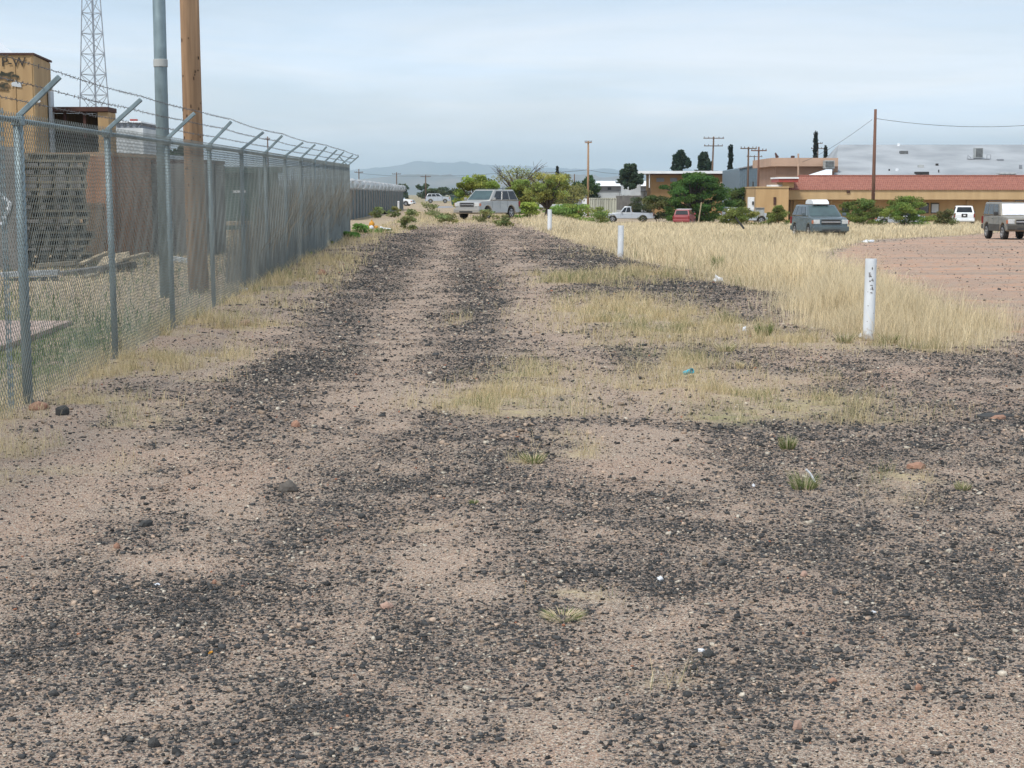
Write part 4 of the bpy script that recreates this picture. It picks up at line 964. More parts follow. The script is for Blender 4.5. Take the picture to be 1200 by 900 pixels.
vehicle('parked_car', 'small red car with white roof in front of the big tree', 'car', gl(802, 160), R(75), dict(L=4.0, W=1.72, H=1.55, R=.31, xf=1.2, xr=-1.2, zb=.28, hood=.95, belt=.98, g=(-1.7, .9, -1.45, .2), win=[(.08, .45), (.52, .88)], doors=(.75, -.2)), M['p_red'])
o = single('roof_panel', MB().box((0, 0, 0), (1.5, 1.35, .06)), M['white'], (X(802, 160.3), 160.4, tz(X(802, 160), 160) + 1.575), R(75), bevel=.025)
car_red = [c for c in C.objects if c.get('label', '').startswith('small red car')][0]
mw = o.matrix_basis.copy(); o.parent = car_red; bpy.context.view_layer.update(); o.matrix_local = car_red.matrix_basis.inverted() @ mw
vehicle('parked_suv', 'grey SUV half hidden behind the bush beside the utility box', 'SUV', gl(873, 168), R(5), dict(SUV, L=4.6, H=1.75, g=(-2.2, 1.05, -1.9, .35)), M['p_grey'])
vehicle('parked_car', 'grey car hidden behind the bushes in front of the windows', 'car', gl(1056, 156), R(150), dict(L=4.6, W=1.8, H=1.42, R=.32, xf=1.4, xr=-1.3, zb=.24, hood=.88, belt=.92, g=(-1.75, 1.0, -1.0, .25), win=[(.10, .48), (.54, .90)], doors=(.85, -.2)), M['p_grey'])

# ------------------------------------------------------------------ buildings on the right
def bx(m, px0, px1, pt_, pb, D, depth, ground=False):      # box from pixel extents at distance D
    x0, x1 = X(px0, D), X(px1, D); z1 = Z(pt_, D); z0 = Z(pb, D) if not ground else -2.2
    return m.box(((x0 + x1) / 2, D + depth / 2, (z0 + z1) / 2), (x1 - x0, depth, z1 - z0))
D = 180; XR = X(1480, D); x0 = X(921, D)
sm = empty('tile_roofed_building', (x0, D, -1.5), 0, 'long low tan building with a red tile mansard roof', 'building')
zt, zf, zw = Z(206, D), Z(222.5, D), Z(234, D)
build('wall', MB().box(((x0 + .8 + XR) / 2, D + 8.5, (zf - 2.4) / 2), (XR - x0 - .8, 14, zf + 2.4)), M['tan'], sm, True)
build('fascia', MB().box(((x0 + XR) / 2, D + .4, (zf + zw) / 2), (XR - x0, 2.0, zf - zw)), M['fascia'], sm, True, bevel=.03)
rf = MB(); lip = MB(); nC = 7; run = 1.9
for i in range(nC):
    t0, t1 = i / nC, (i + 1) / nC
    za, zb2 = zf + (zt - zf) * t0, zf + (zt - zf) * t1 + .03; ya, yb = D - .75 + run * t0, D - .75 + run * t1
    xa, xb = x0 - .1 + 1.7 * t0, x0 - .1 + 1.7 * t1
    rf.hexa([(xa, ya, za), (XR, ya, za), (XR, D + 3, za), (xa + .4, D + 3, za)], [(xb, yb - .04, zb2), (XR, yb - .04, zb2), (XR, D + 3, zb2), (xb + .4, D + 3, zb2)])
    if i: lip.box(((xa + XR) / 2, ya - .015, za + .02), (XR - xa, .05, .055))
build('tile_roof', rf, M['tile'], sm, True); build('tile_edges', lip, M['tile_lip'], sm, True)
build('ridge_cap', MB().tube([(x0 - .1, D - .75, zf + .05), (x0 + 1.6, D + 1.1, zt + .03), (XR, D + 1.1, zt + .03)], .10, 6), M['tile'], sm, True)
build('flat_roof', MB().box(((x0 + XR) / 2 + 1, D + 8, zt - .25), (XR - x0 - 3, 13, .2)), M['whiteroof'], sm, True)
for px in (930, 973, 1020, 1133, 1210, 1280):
    build('pilaster', bx(MB(), px, px + 2.5, 234.4, 268, D + 1.3, .3), M['fascia'], sm, True)
for (a, b) in ((988, 994), (1078, 1088), (1092, 1100), (1230, 1245)):
    wn = build('window', bx(MB(), a - .6, b + .6, 238, 250, D + 1.35, .2), M['black'], sm, True)
    pn = bx(MB(), a, b, 239.2, 249, D + 1.28, .1); pn.v = [tuple(Vector(v) - Vector(sm.location)) for v in pn.v]
    build('pane', pn, M['winpane'] if a != 1092 else M['whitewall'], wn)
build('wall_lamp', bx(MB(), 992, 996, 223.5, 226, D - .75, .15), M['darkroof'], sm, True, bevel=.03)
# low wing on its left
lw = empty('tan_annex', (X(885, 176), 176, -1.5), 0, 'plain tan annex at the left end of the tile roofed building', 'building')
build('wall', bx(MB(), 885.5, 924, 219.5, 268, 176, 9, True), M['tan'], lw, True)
build('parapet', bx(MB(), 885, 924.5, 218.6, 220, 175.9, 9.2), M['fascia'], lw, True)
nd = build('doorway', bx(MB(), 906.5, 909.5, 231, 240, 175.9, .15), M['darkroof'], lw, True)
build('red_canopy', bx(MB(), 912, 935, 209.5, 213.5, 177, 5), M['redtrim'], lw, True)
build('canopy_roof', bx(MB(), 911.5, 935.5, 207.5, 209.4, 176.9, 5.4), M['whiteroof'], lw, True)
build('canopy_wall', bx(MB(), 917, 930, 213.5, 220, 177.5, 4), M['tan'], lw, True)
build('roof_duct', bx(MB(), 903, 917, 216.5, 218.6, 178, 3), M['whiteroof'], lw, True)
# big grey sloping roof behind
D1, D2 = 197, 222
br_ = empty('grey_roofed_hall', (X(978, D1), D1, -1.5), 0, 'large hall with a patched pale grey sloping roof', 'building')
xa, xb = X(976.5, D1), X(981, D2); XR2 = X(1500, D1)
za, zb3 = Z(207, D1), Z(169.5, D2)
build('roof', MB().hexa([(xa, D1, za - .25), (XR2, D1, za - .25), (XR2, 2 * D2 - D1, za - .25), (xa, 2 * D2 - D1, za - .25)], [(xa, D1, za), (XR2, D1, za), (XR2, D1 + .01, za + .01), (xa, D1 + .01, za + .01)]), M['greyroof'], br_, True)
slope = MB().add([(xa, D1, za), (XR2, D1, za), (XR2, D2, zb3), (xb, D2, zb3), (xb, D2 + 25, za), (XR2, D2 + 25, za), (xa, D1, za - .3), (XR2, D1, za - .3)],
                 [(0, 1, 2, 3), (3, 2, 5, 4), (0, 3, 4), (6, 7, 1, 0), (1, 5, 2)])
build('sloping_roof', slope, M['greyroof'], br_, True)
build('wall', MB().box(((xa + XR2) / 2 + .5, (D1 + D2 + 25) / 2, (za - .3 - 2.2) / 2), (XR2 - xa - 1, D2 + 25 - D1 - 1, za - .3 + 2.2)), M['greywall'], br_, True)
def onroof(px, py): # point on the sloping plane
    a, dy, dz = ray(px, py); k = (zb3 - za) / (D2 - D1)
    t = (za - EYE - k * D1) / (dz - k * dy); return Vector((a * t, dy * t, EYE + dz * t))
for (px, py, wpx, hpx, mm_, nm) in ((1059, 180, 9, 4, 'louver', 'roof_vent'), (1079, 196, 6.5, 3.5, 'ac', 'roof_vent'), (1098, 194, 3, 3, 'black', 'vent_pipe'), (1051, 200, 3, 3, 'whiteroof', 'roof_vent'), (1042, 200, 1.6, 2.5, 'black', 'vent_pipe'),
        (1080, 204, 15, 3.4, 'black', 'roof_vent'), (1100, 202, 1.2, 4, 'black', 'vent_pipe'), (1172, 188, 7, 2, 'greywall', 'roof_patch'), (1179, 204, 20, 2, 'ac', 'roof_patch'), (1196, 198, 3, 6, 'greywall', 'vent_pipe'), (1053, 171, 3, 3.5, 'whiteroof', 'roof_vent')):
    c = onroof(px, py); s = c.y / F
    build(nm, MB().box((c.x, c.y, c.z + hpx * s * .3), (wpx * s, wpx * s * .6 + .1, hpx * s)), M[mm_], br_, True, bevel=.03)
c = onroof(1146, 186); s = c.y / F
cool = empty('rooftop_cooler', c, 0, 'boxy cooler on a steel stand on the grey roof', 'air cooler')
build('cabinet', MB().box((0, 0, .75), (1.05, 1.0, 1.35)), M['ac'], cool, bevel=.03)
build('louvre_panel', MB().box((0, -.52, .78), (.85, .05, 1.1)), M['louver'], cool)
build('platform', MB().box((-.1, -.1, -.05), (2.9, 1.4, .10)), M['greywall'], cool)
build('duct', MB().box((.1, -.5, -.40), (1.2, .6, .55)), M['ac'], cool, bevel=.03)
lg = MB()
for dx in (-1.35, -.45, .6, 1.25):
    build('leg', MB().tube([(dx, -.6, -.05), (dx + .1, -1.6, -3.0 if dx < 1.2 else -1.4)], .045, 5), M['ac'], cool)
build('railing', MB().tube([(1.0, -.6, 0), (1.0, -.6, .5), (1.5, -.6, .5), (1.5, -.6, -.5), (.9, -.6, -.5)], .04, 5).tube([(-1.5, -.6, -.2), (-1.5, -.6, .45), (-1.1, -.6, .1)], .05, 5), M['greywall'], cool)
# peach building
pb = empty('peach_building', (X(905, 200), 200, -1.5), 0, 'flat roofed peach stucco building left of the grey roof', 'building')
build('wall', bx(MB(), 908.5, 981, 195, 268, 200, 14, True), M['peach'], pb, True)
build('parapet_band', bx(MB(), 903, 981, 185, 194.9, 199.3, 15.5), M['peach2'], pb, True)
build('vent_pipe', MB().tube([W(935.5, 207, 198), W(935.5, 180, 198)], .11, 8), M['peach2'], pb, True)
build('roof_turbine', MB().tube([W(929, 186, 203), W(929, 182.5, 203)], .25, 8), M['darkroof'], pb, True)
build('roof_turbine', MB().tube([W(911, 185, 201), W(908.5, 179, 201)], [.25, .08], 6), M['darkroof'], pb, True)
cl = empty('wall_cooler', W(971, 193, 198), 0, 'boxed cooler hanging at the right end of the peach building', 'air cooler')
build('cabinet', bx(MB(), 965.5, 977, 188, 197.5, 197.6, 1.3), M['ac'], cl, True, bevel=.02)
build('louvre_panel', bx(MB(), 966.5, 976, 189, 195.5, 197.5, .1), M['louver'], cl, True)
build('bracket', bx(MB(), 966.5, 975.5, 197.5, 200.5, 197.7, 1), M['greywall'], cl, True)
sr = MB(); A0, A1, B1, B0 = W(944, 206, 186), W(975, 206, 186), W(975, 198.5, 196), W(968, 198.5, 196)
sr.hexa([A0 - Vector((0, 0, .3)), A1 - Vector((0, 0, .3)), B1 - Vector((0, 0, 1)), B0 - Vector((0, 0, 1))], [A0, A1, B1, B0]); build('white_lean_to_roof', sr, M['whiteroof'], pb, True)
# blue grey metal shed
bm_ = empty('metal_shed', (X(866, 222), 222, -1.5), 0, 'blue grey metal sided shed with a sloping roofline', 'building')
xA, xB = X(866, 222), X(909, 222)
build('siding', MB().hexa([(xA, 222, -2.2), (xB, 222, -2.2), (xB, 240, -2.2), (xA, 240, -2.2)], [(xA, 222, Z(198, 222)), (xB, 222, Z(189.5, 222)), (xB, 240, Z(189.5, 222)), (xA, 240, Z(198, 222))]), M['bluemetal'], bm_, True)
build('roof_trim', MB().tube([W(865.5, 197.6, 221.9), W(909, 189, 221.9)], .10, 5), M['greywall'], bm_, True)
# ochre house
oh = empty('ochre_house', (X(763, 254), 254, -1.5), 0, 'ochre house with a thin white flat roof and carport post', 'house')
build('wall', bx(MB(), 763, 862, 204.5, 240, 254, 10, True), M['ochre'], oh, True)
build('roof', bx(MB(), 747, 869, 200.3, 203.4, 252, 14), M['whiteroof'], oh, True)
build('roof_edge', bx(MB(), 763, 869, 203.4, 205, 252.3, 10), M['darkroof'], oh, True)
build('carport_post', MB().tube([W(761, 203, 252.5), W(761, 220, 252.5)], .08, 6), M['white'], oh, True)
w1 = build('window', bx(MB(), 769, 778, 208.5, 213, 253.9, .15), M['greywall'], oh, True)
w1 = build('window', bx(MB(), 785, 793, 208.5, 213, 253.9, .15), M['greywall'], oh, True)
build('retaining_wall', bx(MB(), 845, 867, 213.5, 222, 245, 3), M['peach2'], oh, True)
# white roofed long building
wh = empty('white_roofed_building', (X(696, 285), 285, -1.5), 0, 'long grey walled building with a bright white roof behind the pine', 'building')
build('wall', bx(MB(), 697, 763, 217.5, 240, 285, 12, True), M['greywall'], wh, True)
q0 = [W(695, 218, 284), W(764, 218, 284), W(764, 218, 298), W(695, 218, 298)]; q1 = [W(699, 212, 290), W(762, 212, 290), W(762, 212, 294), W(699, 212, 294)]
build('roof', MB().hexa(q0, q1), M['whiteroof'], wh, True)
build('window', bx(MB(), 712, 716, 219.5, 222.5, 284.9, .15), M['winpane'], wh, True)
ww = empty('white_garden_wall', (X(690, 262), 262, -1.5), 0, 'low pale wall with a dark railing behind the container', 'wall')
build('wall', bx(MB(), 690, 782, 224.5, 245, 262, .4, True), M['whitewall'], ww, True)
build('coping', bx(MB(), 689.6, 782.4, 223.8, 224.5, 261.9, .6), M['greywall'], ww, True)
rl = MB()
for px in (726, 731, 736, 755, 763): rl.tube([W(px, 233, 258), W(px, 224.5, 258)], .05, 4)
rl.tube([W(726, 225, 258), W(736, 225, 258)], .05, 4); build('railing', rl, M['greywall'], ww, True)
bb = single('white_cube_shed', MB().box((0, 0, 1.3), (3, 2.6, 2.9)).box((0, 0, 2.85), (3.3, 2.9, .2)), M['whitewall'], (X(739, 257), 257, Z(226, 257) - .2), label='small white rooftop block in front of the pine', cat='shed')
dk = single('grey_board_fence', bx(MB(), 722, 752, 229.5, 246, 0.001 + 240, .3), M['greywood'], (0, 0, 0), label='dark grey board fence right of the container', cat='fence')
dk = single('grey_board_fence', bx(MB(), 664, 688, 229.5, 240, 238, .3), M['greywall'], (0, 0, 0), label='blue grey fence left of the red pickup', cat='fence')
dk = single('low_concrete_wall', bx(MB(), 632, 662, 239.4, 243, 160, .5), M['whitewall'], (0, 0, 0), label='low pale wall behind the mesquite trunk', cat='wall')
# container
ct = empty('shipping_container', (X(690, 228), 228, -1.5), 0, 'cream corrugated shipping container left of the white pickup', 'container')
build('side_wall', bx(MB(), 691, 722, 233, 253.5, 228, 2.4), M['container'], ct, True)
build('end_doors', MB().hexa([(X(683, 229), 231, Z(253, 228)), (X(691, 228), 227.95, Z(253, 228)), (X(691, 228), 230.3, Z(253, 228)), (X(686, 229), 232, Z(253, 228))], [(X(683, 229), 231, Z(232.5, 228)), (X(691, 228), 227.95, Z(232.5, 228)), (X(691, 228), 230.3, Z(232.5, 228)), (X(686, 229), 232, Z(232.5, 228))]), M['white'], ct, True)
fr = MB()
for (a, b, c, d) in ((690.4, 722.6, 231.9, 233), (690.4, 722.6, 253.2, 254), (690.4, 691.4, 233, 253.2), (721.6, 722.6, 233, 253.2)): bx(fr, a, b, c, d, 227.9, .15)
build('frame', fr, M['container'], ct, True)
for k in range(9): build('rib', bx(MB(), 693 + k * 3.2, 694 + k * 3.2, 233.4, 253, 227.88, .1), M['container'], ct, True)
ub = empty('utility_box', gl(880, 160), 0, 'white utility cabinet at the corner of the tan annex', 'cabinet')
build('cabinet', bx(MB(), 877, 884, 231, 246, 160, .6), M['white'], ub, True, bevel=.03); build('meter', bx(MB(), 881.5, 883.5, 236, 240, 159.9, .15), M['black'], ub, True)
ub = empty('utility_box', gl(890, 150), 0, 'blue grey metal box behind the bush by the annex', 'cabinet')
build('cabinet', bx(MB(), 886, 896, 244, 253, 150, .6), M['ac'], ub, True, bevel=.03); build('lid', bx(MB(), 885.6, 896.4, 243.3, 244, 149.9, .8), M['greywall'], ub, True)
db = empty('dumpster', gl(535, 250), 0, 'dark green dumpster left of the silver SUV nose', 'dumpster')
build('bin', MB().hexa([(-.75, -.5, 0), (.75, -.5, 0), (.75, .5, 0), (-.75, .5, 0)], [(-.9, -.6, 1.3), (.9, -.6, 1.3), (.9, .6, 1.3), (-.9, .6, 1.3)]), M['greenpaint'], db, bevel=.03)
build('lid', MB().hexa([(-.92, -.62, 1.31), (.92, -.62, 1.31), (.92, .62, 1.31), (-.92, .62, 1.31)], [(-.92, -.62, 1.36), (.92, -.62, 1.36), (.92, .62, 1.5), (-.92, .62, 1.5)]), M['black'], db)
g0 = G(521, 243)
pp = []
for k in range(14):
    a = k / 14 * 6.283; pp.append((1.1 * math.cos(a), 7 * math.sin(a)))
md = MB(); nn = len(pp)
md.add([(p[0] * 1.25, p[1] * 1.25, -.05) for p in pp] + [(p[0] * .8, p[1] * .8, .10) for p in pp], [tuple(range(nn, 2 * nn))] + [(i, (i + 1) % nn, nn + (i + 1) % nn, nn + i) for i in range(nn)])
single('pavement_patch', md, M['greywall'], g0, label='grey paved hump in the track before the far SUV', kind='structure')

# ------------------------------------------------------------------ yard behind the fence
def yb(name, label, cat, px, D, rz=0, group=None): 
    x = X(px, D); return empty(name, (x, D, tz(x, D) - .02), rz, label, cat, group)
def lx(root, px, D): return X(px, D) - root.location.x
D = 39
ps = yb('plywood_shed', 'tall stained plywood shed with a black scrawl at the far left', 'shed', 45, D)
zt = Z(64.5, D) - ps.location.z; wl = lx(ps, -140, D)
sd_m = MB().hexa([(wl, 0, 0), (0, 0, 0), (-.22, 2.2, 0), (wl, 2.2, 0)], [(wl, 0, zt - .02), (0, 0, zt), (-.22, 2.2, zt - .02), (wl, 2.2, zt - .05)])
build('wall', sd_m, M['ply'], ps)
build('roof_edge', MB().hexa([(wl, -.04, zt + .003), (.03, -.04, zt + .003), (-.19, 2.25, zt + .003), (wl, 2.25, zt + .003)], [(wl, -.04, zt + .05), (.03, -.04, zt + .05), (-.19, 2.25, zt + .05), (wl, 2.25, zt + .05)]), M['darkroof'], ps)
battens = MB()
for k in range(9): battens.box((-.05 - k * .41, -.012, zt / 2), (.03, .02, zt - .1))
build('batten', battens, M['ply'], ps)
build('white_strip', MB().box((-.13, 1.85, zt - 1.9), (.05, .5, 2.3), R(6)), M['whitewall'], ps)
def blotch(seed, n=22, rx=.5, rz=.35):
    r_ = random.Random(seed); m = MB(); pts = [(0, 0)]
    for i in range(n):
        a = i / n * 6.283; k = r_.uniform(.55, 1.1); pts.append((rx * k * math.cos(a), rz * k * math.sin(a)))
    m.add([(p[0], 0, p[1]) for p in pts] + [(p[0], .006, p[1]) for p in pts], [(0, 1 + i, 1 + (i + 1) % n) for i in range(n)] + [(1 + i, 1 + (i + 1) % n, n + 2 + (i + 1) % n, n + 2 + i) for i in range(n)]); return m
def mark(name, mb, mt, root, px, py, D, dy=-.02):
    o = build(name, mb, mt, root); w_ = W(px, py, D); o.location = (w_.x - root.location.x, dy, w_.z - root.location.z); return o
M['scrawl'] = mat('soaked_in_black_paint', (.035, .04, .03), (.20, .13, .07), 7, .8, lo=.45, hi=.62)
mark('painted_scrawl', blotch(3, rx=.32, rz=.13), M['scrawl'], ps, 8, 89, D); mark('painted_scrawl', blotch(5, rx=.25, rz=.12), M['scrawl'], ps, 1, 102, D, -.028); mark('painted_scrawl', blotch(6, rx=.10, rz=.07), M['scrawl'], ps, 18, 90, D, -.026)
mark('painted_patch', blotch(8, rx=.17, rz=.09), M['whitewall'], ps, 20, 99, D, -.03); mark('painted_patch', blotch(9, rx=.14, rz=.06), M['whitewall'], ps, 42, 118, D, -.022)
tx = bpy.data.curves.new('lettering', 'FONT'); tx.body = 'P-W'; tx.size = .32; tx.extrude = .004
to = bpy.data.objects.new('lettering_source', tx); C.objects.link(to); bpy.context.view_layer.update()
tm = bpy.data.meshes.new_from_object(to); bpy.data.objects.remove(to); tm.materials.clear(); tm.materials.append(M['black'])
tobj = bpy.data.objects.new('lettering', tm); link(tobj, ps); w_ = W(2, 78, D); tobj.location = (w_.x - ps.location.x, -.03, w_.z - ps.location.z); tobj.rotation_euler = (R(90), 0, 0)
# dark open shed
D = 41
os_ = yb('open_shed', 'dark open fronted shed with a red brown roof edge', 'shed', 118, D)
zt = Z(126, D) - os_.location.z; wl = lx(os_, 56, D)
build('roof', MB().box((wl / 2 + .1, .3, zt - .05), (-wl + .4, .9, .12)), M['darkroof'], os_, bevel=.01)
build('side_wall', MB().box((.15, .3, zt / 2 - .06), (.27, .75, zt - .12)), M['ply'], os_)
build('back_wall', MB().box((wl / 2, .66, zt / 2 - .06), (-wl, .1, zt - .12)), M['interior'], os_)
bt = MB()
for k in range(12): bt.box((wl + .1 + k * .12, .35, zt / 2 - .5), (.03, .04, zt - .1 - .9))
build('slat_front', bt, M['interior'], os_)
for k in (.25, .62): build('support', MB().box((wl * k, 0, zt - .45), (.07, .07, .65)), M['darkroof'], os_)
# grey crate with a white painted ring, far left
D = 30
gc = yb('grey_crate', 'grey boarded crate with a white painted ring at the left edge', 'crate', 20, D)
zt = Z(172, D) - gc.location.z; wl = lx(gc, -90, D)
build('wall', MB().box((wl / 2, .13, zt / 2), (-wl, .26, zt)), M['greywood'], gc)
build('edge_post', MB().box((.03, .02, zt / 2), (.07, .07, zt)), M['pallet'], gc)
rg = MB(); c0 = W(3, 245, D) - Vector(gc.location)
rg.tube([(c0.x - .05 + (.17 + .05 * math.sin(a * 3)) * math.cos(a), -.01, c0.z + (.26 + .05 * math.cos(a * 4)) * math.sin(a)) for a in [R(i) for i in range(-95, 130, 15)]], [.02 + .035 * abs(math.sin(k_ * 1.7)) for k_ in range(15)], 6); build('painted_ring', rg, M['whitewall'], gc)
# brown board wall of stacked boxes
def boardbox(name, label, pxa, Da, pxb, Db, top, mt, depth=2.2, bot=None, topmt=None):
    xa, xb = X(pxa, Da), X(pxb, Db); z = tz(xa, Da); zt = Z(top, (Da + Db) / 2)
    root = empty(name, (xa, Da, z - .05), 0, label, 'storage box')
    v = Vector((xb - xa, Db - Da, 0)); nrm = Vector((-v.y, v.x, 0)).normalized() * depth; H = zt - z
    a, b = Vector((0, 0, 0)), v
    build('wall', MB().hexa([a, b, b + nrm, a + nrm], [p + Vector((0, 0, H)) for p in (a, b, b + nrm, a + nrm)]), mt, root)
    t = MB(); e = nrm.normalized() * .03; t.hexa([a - e + Vector((0, 0, H + .003)), b - e + Vector((0, 0, H + .003)), b + nrm + Vector((0, 0, H + .003)), a + nrm + Vector((0, 0, H + .003))], [p + Vector((0, 0, H + .09)) for p in (a - e, b - e, b + nrm, a + nrm)])
    build('top_board', t, topmt or M['card'], root)
    s = MB(); n = max(1, int(v.length / .6)); ang = math.atan2(v.y, v.x)
    for k in range(n + 1): s.box(a + v * (k / n) - e * .4 + Vector((0, 0, H / 2)), (.035, .02, H - .02), ang)
    build('batten', s, mt, root); return root
boardbox('brown_storage_box', 'dark brown board clad storage box behind the second fence post', 124, 34, 187, 36.5, 182, M['brownboard'], .5)
boardbox('brown_storage_box', 'lighter brown storage box between the steel and wooden poles', 190, 37, 225, 39.5, 184.5, M['brownboard'], topmt=M['whitewall'])
boardbox('grey_storage_box', 'tall grey brown storage box right of the wooden pole', 241, 36, 263, 37.5, 190, M['greywood'], 1.6, topmt=M['darkroof'])
boardbox('leaning_board', 'grey and tan upright board between pallets and brown box', 98, 33.5, 121, 34, 240, M['card'], .12)
boardbox('leaning_board', 'added dark backing board for the shade in the pallet stack gaps', 22, 36, 99, 36.3, 181, M['greywood'], .1)  # added backing; its dark colour stands in for shade inside the pallets
boardbox('leaning_board', 'tall weathered grey board behind the pallet stack', 100, 34.8, 119, 35.2, 190, M['slat2'], .2)
# pallets
def pallet_mesh(parent):
    d = MB(); b = MB(); s = MB()
    for k in range(7): d.box((0, -.55 + k * .183, .125), (1.2, .135, .028))
    for k in range(3): b.box((0, -.54 + k * .54, .012), (1.2, .12, .02))
    for k in (-.575, -.29, 0, .29, .575): s.box((k, 0, .069), (.05, 1.2, .092))
    build('top_deck', d, M['pallet'], parent); build('bottom_deck', b, M['pallet'], parent); build('stringers', s, M['pallet'], parent)
xp, Dp = X(66, 31), 31.6; zp = tz(xp, Dp)
first = empty('pallet', (xp, Dp, zp), 0, 'x', 'pallet', 'stacked wooden pallets'); pallet_mesh(first)
PN = 16
ORD = 'first second third fourth fifth sixth seventh eighth ninth tenth eleventh twelfth thirteenth fourteenth fifteenth sixteenth'.split()
for i in range(PN):
    o = first if i == 0 else copy_tree(first)
    o.location = (xp - .25 + random.uniform(-.09, .09) + .05 * math.sin(i * .6), Dp + random.uniform(-.07, .07), zp + i * .1385)
    o.rotation_euler = (0, 0, R(24) + random.uniform(-.13, .13))
    o['label'] = 'topmost weathered pallet of the tall stack' if i == PN - 1 else ('lowest weathered pallet of the tall stack, on the grass' if i == 0 else 'weathered pallet, ' + ORD[i] + ' from the bottom of the tall stack')
# ground clutter
cs_ = G(40, 400)
single('concrete_slab', MB().add([(p[0], p[1], .05 + tz(p[0], p[1])) for p in slab_poly] + [(p[0], p[1], -.1) for p in slab_poly], [(0, 1, 2, 3), (0, 4, 5, 1), (1, 5, 6, 2), (2, 6, 7, 3), (3, 7, 4, 0)]), M['slab'], (0, 0, 0), label='pinkish concrete slab in the yard behind the first post', cat='slab')
def stick(name, label, mt, p0, p1, D0, D1, th, wd, cat='board', **k):
    a, b = W(*p0, D0), W(*p1, D1); v = b - a; ang = math.atan2(v.y, v.x); el = math.asin(v.z / v.length)
    Mx = Matrix.Rotation(ang, 3, 'Z') @ Matrix.Rotation(-el, 3, 'Y')
    return single(name, MB().box((0, 0, 0), (v.length, wd, th), M=Mx), mt, (a + b) / 2, label=label, cat=cat, bevel=.004, **k)
stick('steel_beam', 'bright painted steel beam lying low behind the first post', M['coil'], (2, 322), (69, 319), 27, 27, .09, .15, 'beam')
stick('steel_beam', 'dull lower beam under the bright steel beam', M['greywall'], (-30, 331), (67, 325), 27, 27.2, .05, .2, 'beam')
stick('dark_bar', 'black bar built as the shadow under the steel beams', M['black'], (-30, 338), (68, 333), 26.7, 27, .16, .25, 'timber')  # black bar stands in for the shadow below the beams
stick('plank', 'weathered plank lying in front of the pallet stack', M['pallet'], (44, 311), (90, 308), 29.5, 29.6, .07, .4)
stick('plank', 'grey plank lying below the leaning plywood', M['greywood'], (70, 322), (118, 315), 28.5, 29, .10, .3)
stick('plank', 'second grey plank in the low pile by the second post', M['pallet'], (75, 330), (112, 322), 27.6, 28, .06, .3)
stick('plank', 'thin pale plank sticking out to the right of the plywood', M['plank'], (140, 305), (172, 297), 30, 32, .05, .12)
stick('plank', 'long thin plank in front of the brown box', M['plank'], (95, 309), (125, 296), 30, 31, .05, .10)
pl_ = MB(); a, b, c, d = W(113, 312, 29.5), W(151, 307, 30.5), W(151, 294.5, 31.5), W(122, 299, 31)
o_ = a.copy(); pl_.hexa([a - o_, b - o_, b - o_ + Vector((0, .05, 0)), a - o_ + Vector((0, .05, 0))], [d - o_, c - o_, c - o_ + Vector((0, .05, 0)), d - o_ + Vector((0, .05, 0))])
single('plywood_sheet', pl_, M['plank'], o_, label='pale plywood sheet propped beside the second fence post', cat='board')
stick('dark_bar', 'dark timber holding up the plywood sheet', M['interior'], (113, 317), (153, 310), 29.4, 30.2, .12, .3, 'timber')
stick('white_beam', 'short white beam on the grass between the poles', M['whitewall'], (204, 303), (223, 306), 33, 33, .09, .2, 'beam')
for i, (px, py, lb) in enumerate(((276, 262, 'upper'), (277, 272, 'middle'), (276, 285, 'lowest'))):
    stick('lumber_bundle', lb + ' bundle of pale lumber seen through the fence right of the grey box', M['plank'], (px - 9, py), (px + 9, py - 1), 44, 45, .10, .6, 'lumber')
single('green_shed', MB().box((0, 0, 1.2), (2.4, 1.2, 2.4)).box((0, 0, 2.5), (2.7, 1.5, .25)), M['greenpaint'], (X(288, 62), 62, tz(X(288, 62), 62)), R(0), label='dark green low shed seen through the middle of the fence', cat='shed')
stick('white_sign_board', 'small white board on the green shed', M['white'], (273, 224.5), (288, 224.5), 58, 58, .09, .05, 'board')
# grey distant buildings beyond the yard
gb = empty('grey_block_building', (X(155, 150), 150, 0), 0, 'pale grey flat roofed building right of the open shed', 'building')
build('wall', bx(MB(), 133, 170, 150, 235, 150, 12), M['whitewall'], gb, True)
build('upper_storey', bx(MB(), 136, 166, 143.5, 150, 151, 8), M['greywall'], gb, True)
build('roof', bx(MB(), 134, 168, 142, 143.5, 150.8, 9), M['whiteroof'], gb, True)
build('rooftop_sign', bx(MB(), 155, 163, 139.5, 141.5, 152, .5), M['redtrim'], gb, True)
for px in (140, 147, 154, 161): build('window', bx(MB(), px, px + 3, 145, 148.5, 150.9, .15), M['winpane'], gb, True)
wr = empty('white_gabled_house', (X(-6, 80), 80, 0), 0, 'white gabled roof peeking above the plywood shed at the left edge', 'house')
build('roof', MB().prism([(-5, 0), (0, 2.6), (4.2, -.9), (4.2, -1.2), (-5, -.3)], 0, 8), M['whiteroof'], wr); wr.location = (X(-84, 80), 80, Z(64, 80) - .2 + .1)
build('wall', MB().box((-.5, 4, -3.5), (8.4, 7.6, 6)), M['whitewall'], wr)
tree('shade_tree', 'dark tree beyond the yard between the two thick poles', 209, 120, 166, 22, col=(.04, .06, .03), n=2200, leaf=.2, clumps=16, group=BT, base=215)
tree('shade_tree', 'dark green tree low beyond the yard right of the wooden pole', 300, 130, 205, 60, col=(.04, .065, .035), n=3000, leaf=.22, clumps=20, group=BT)

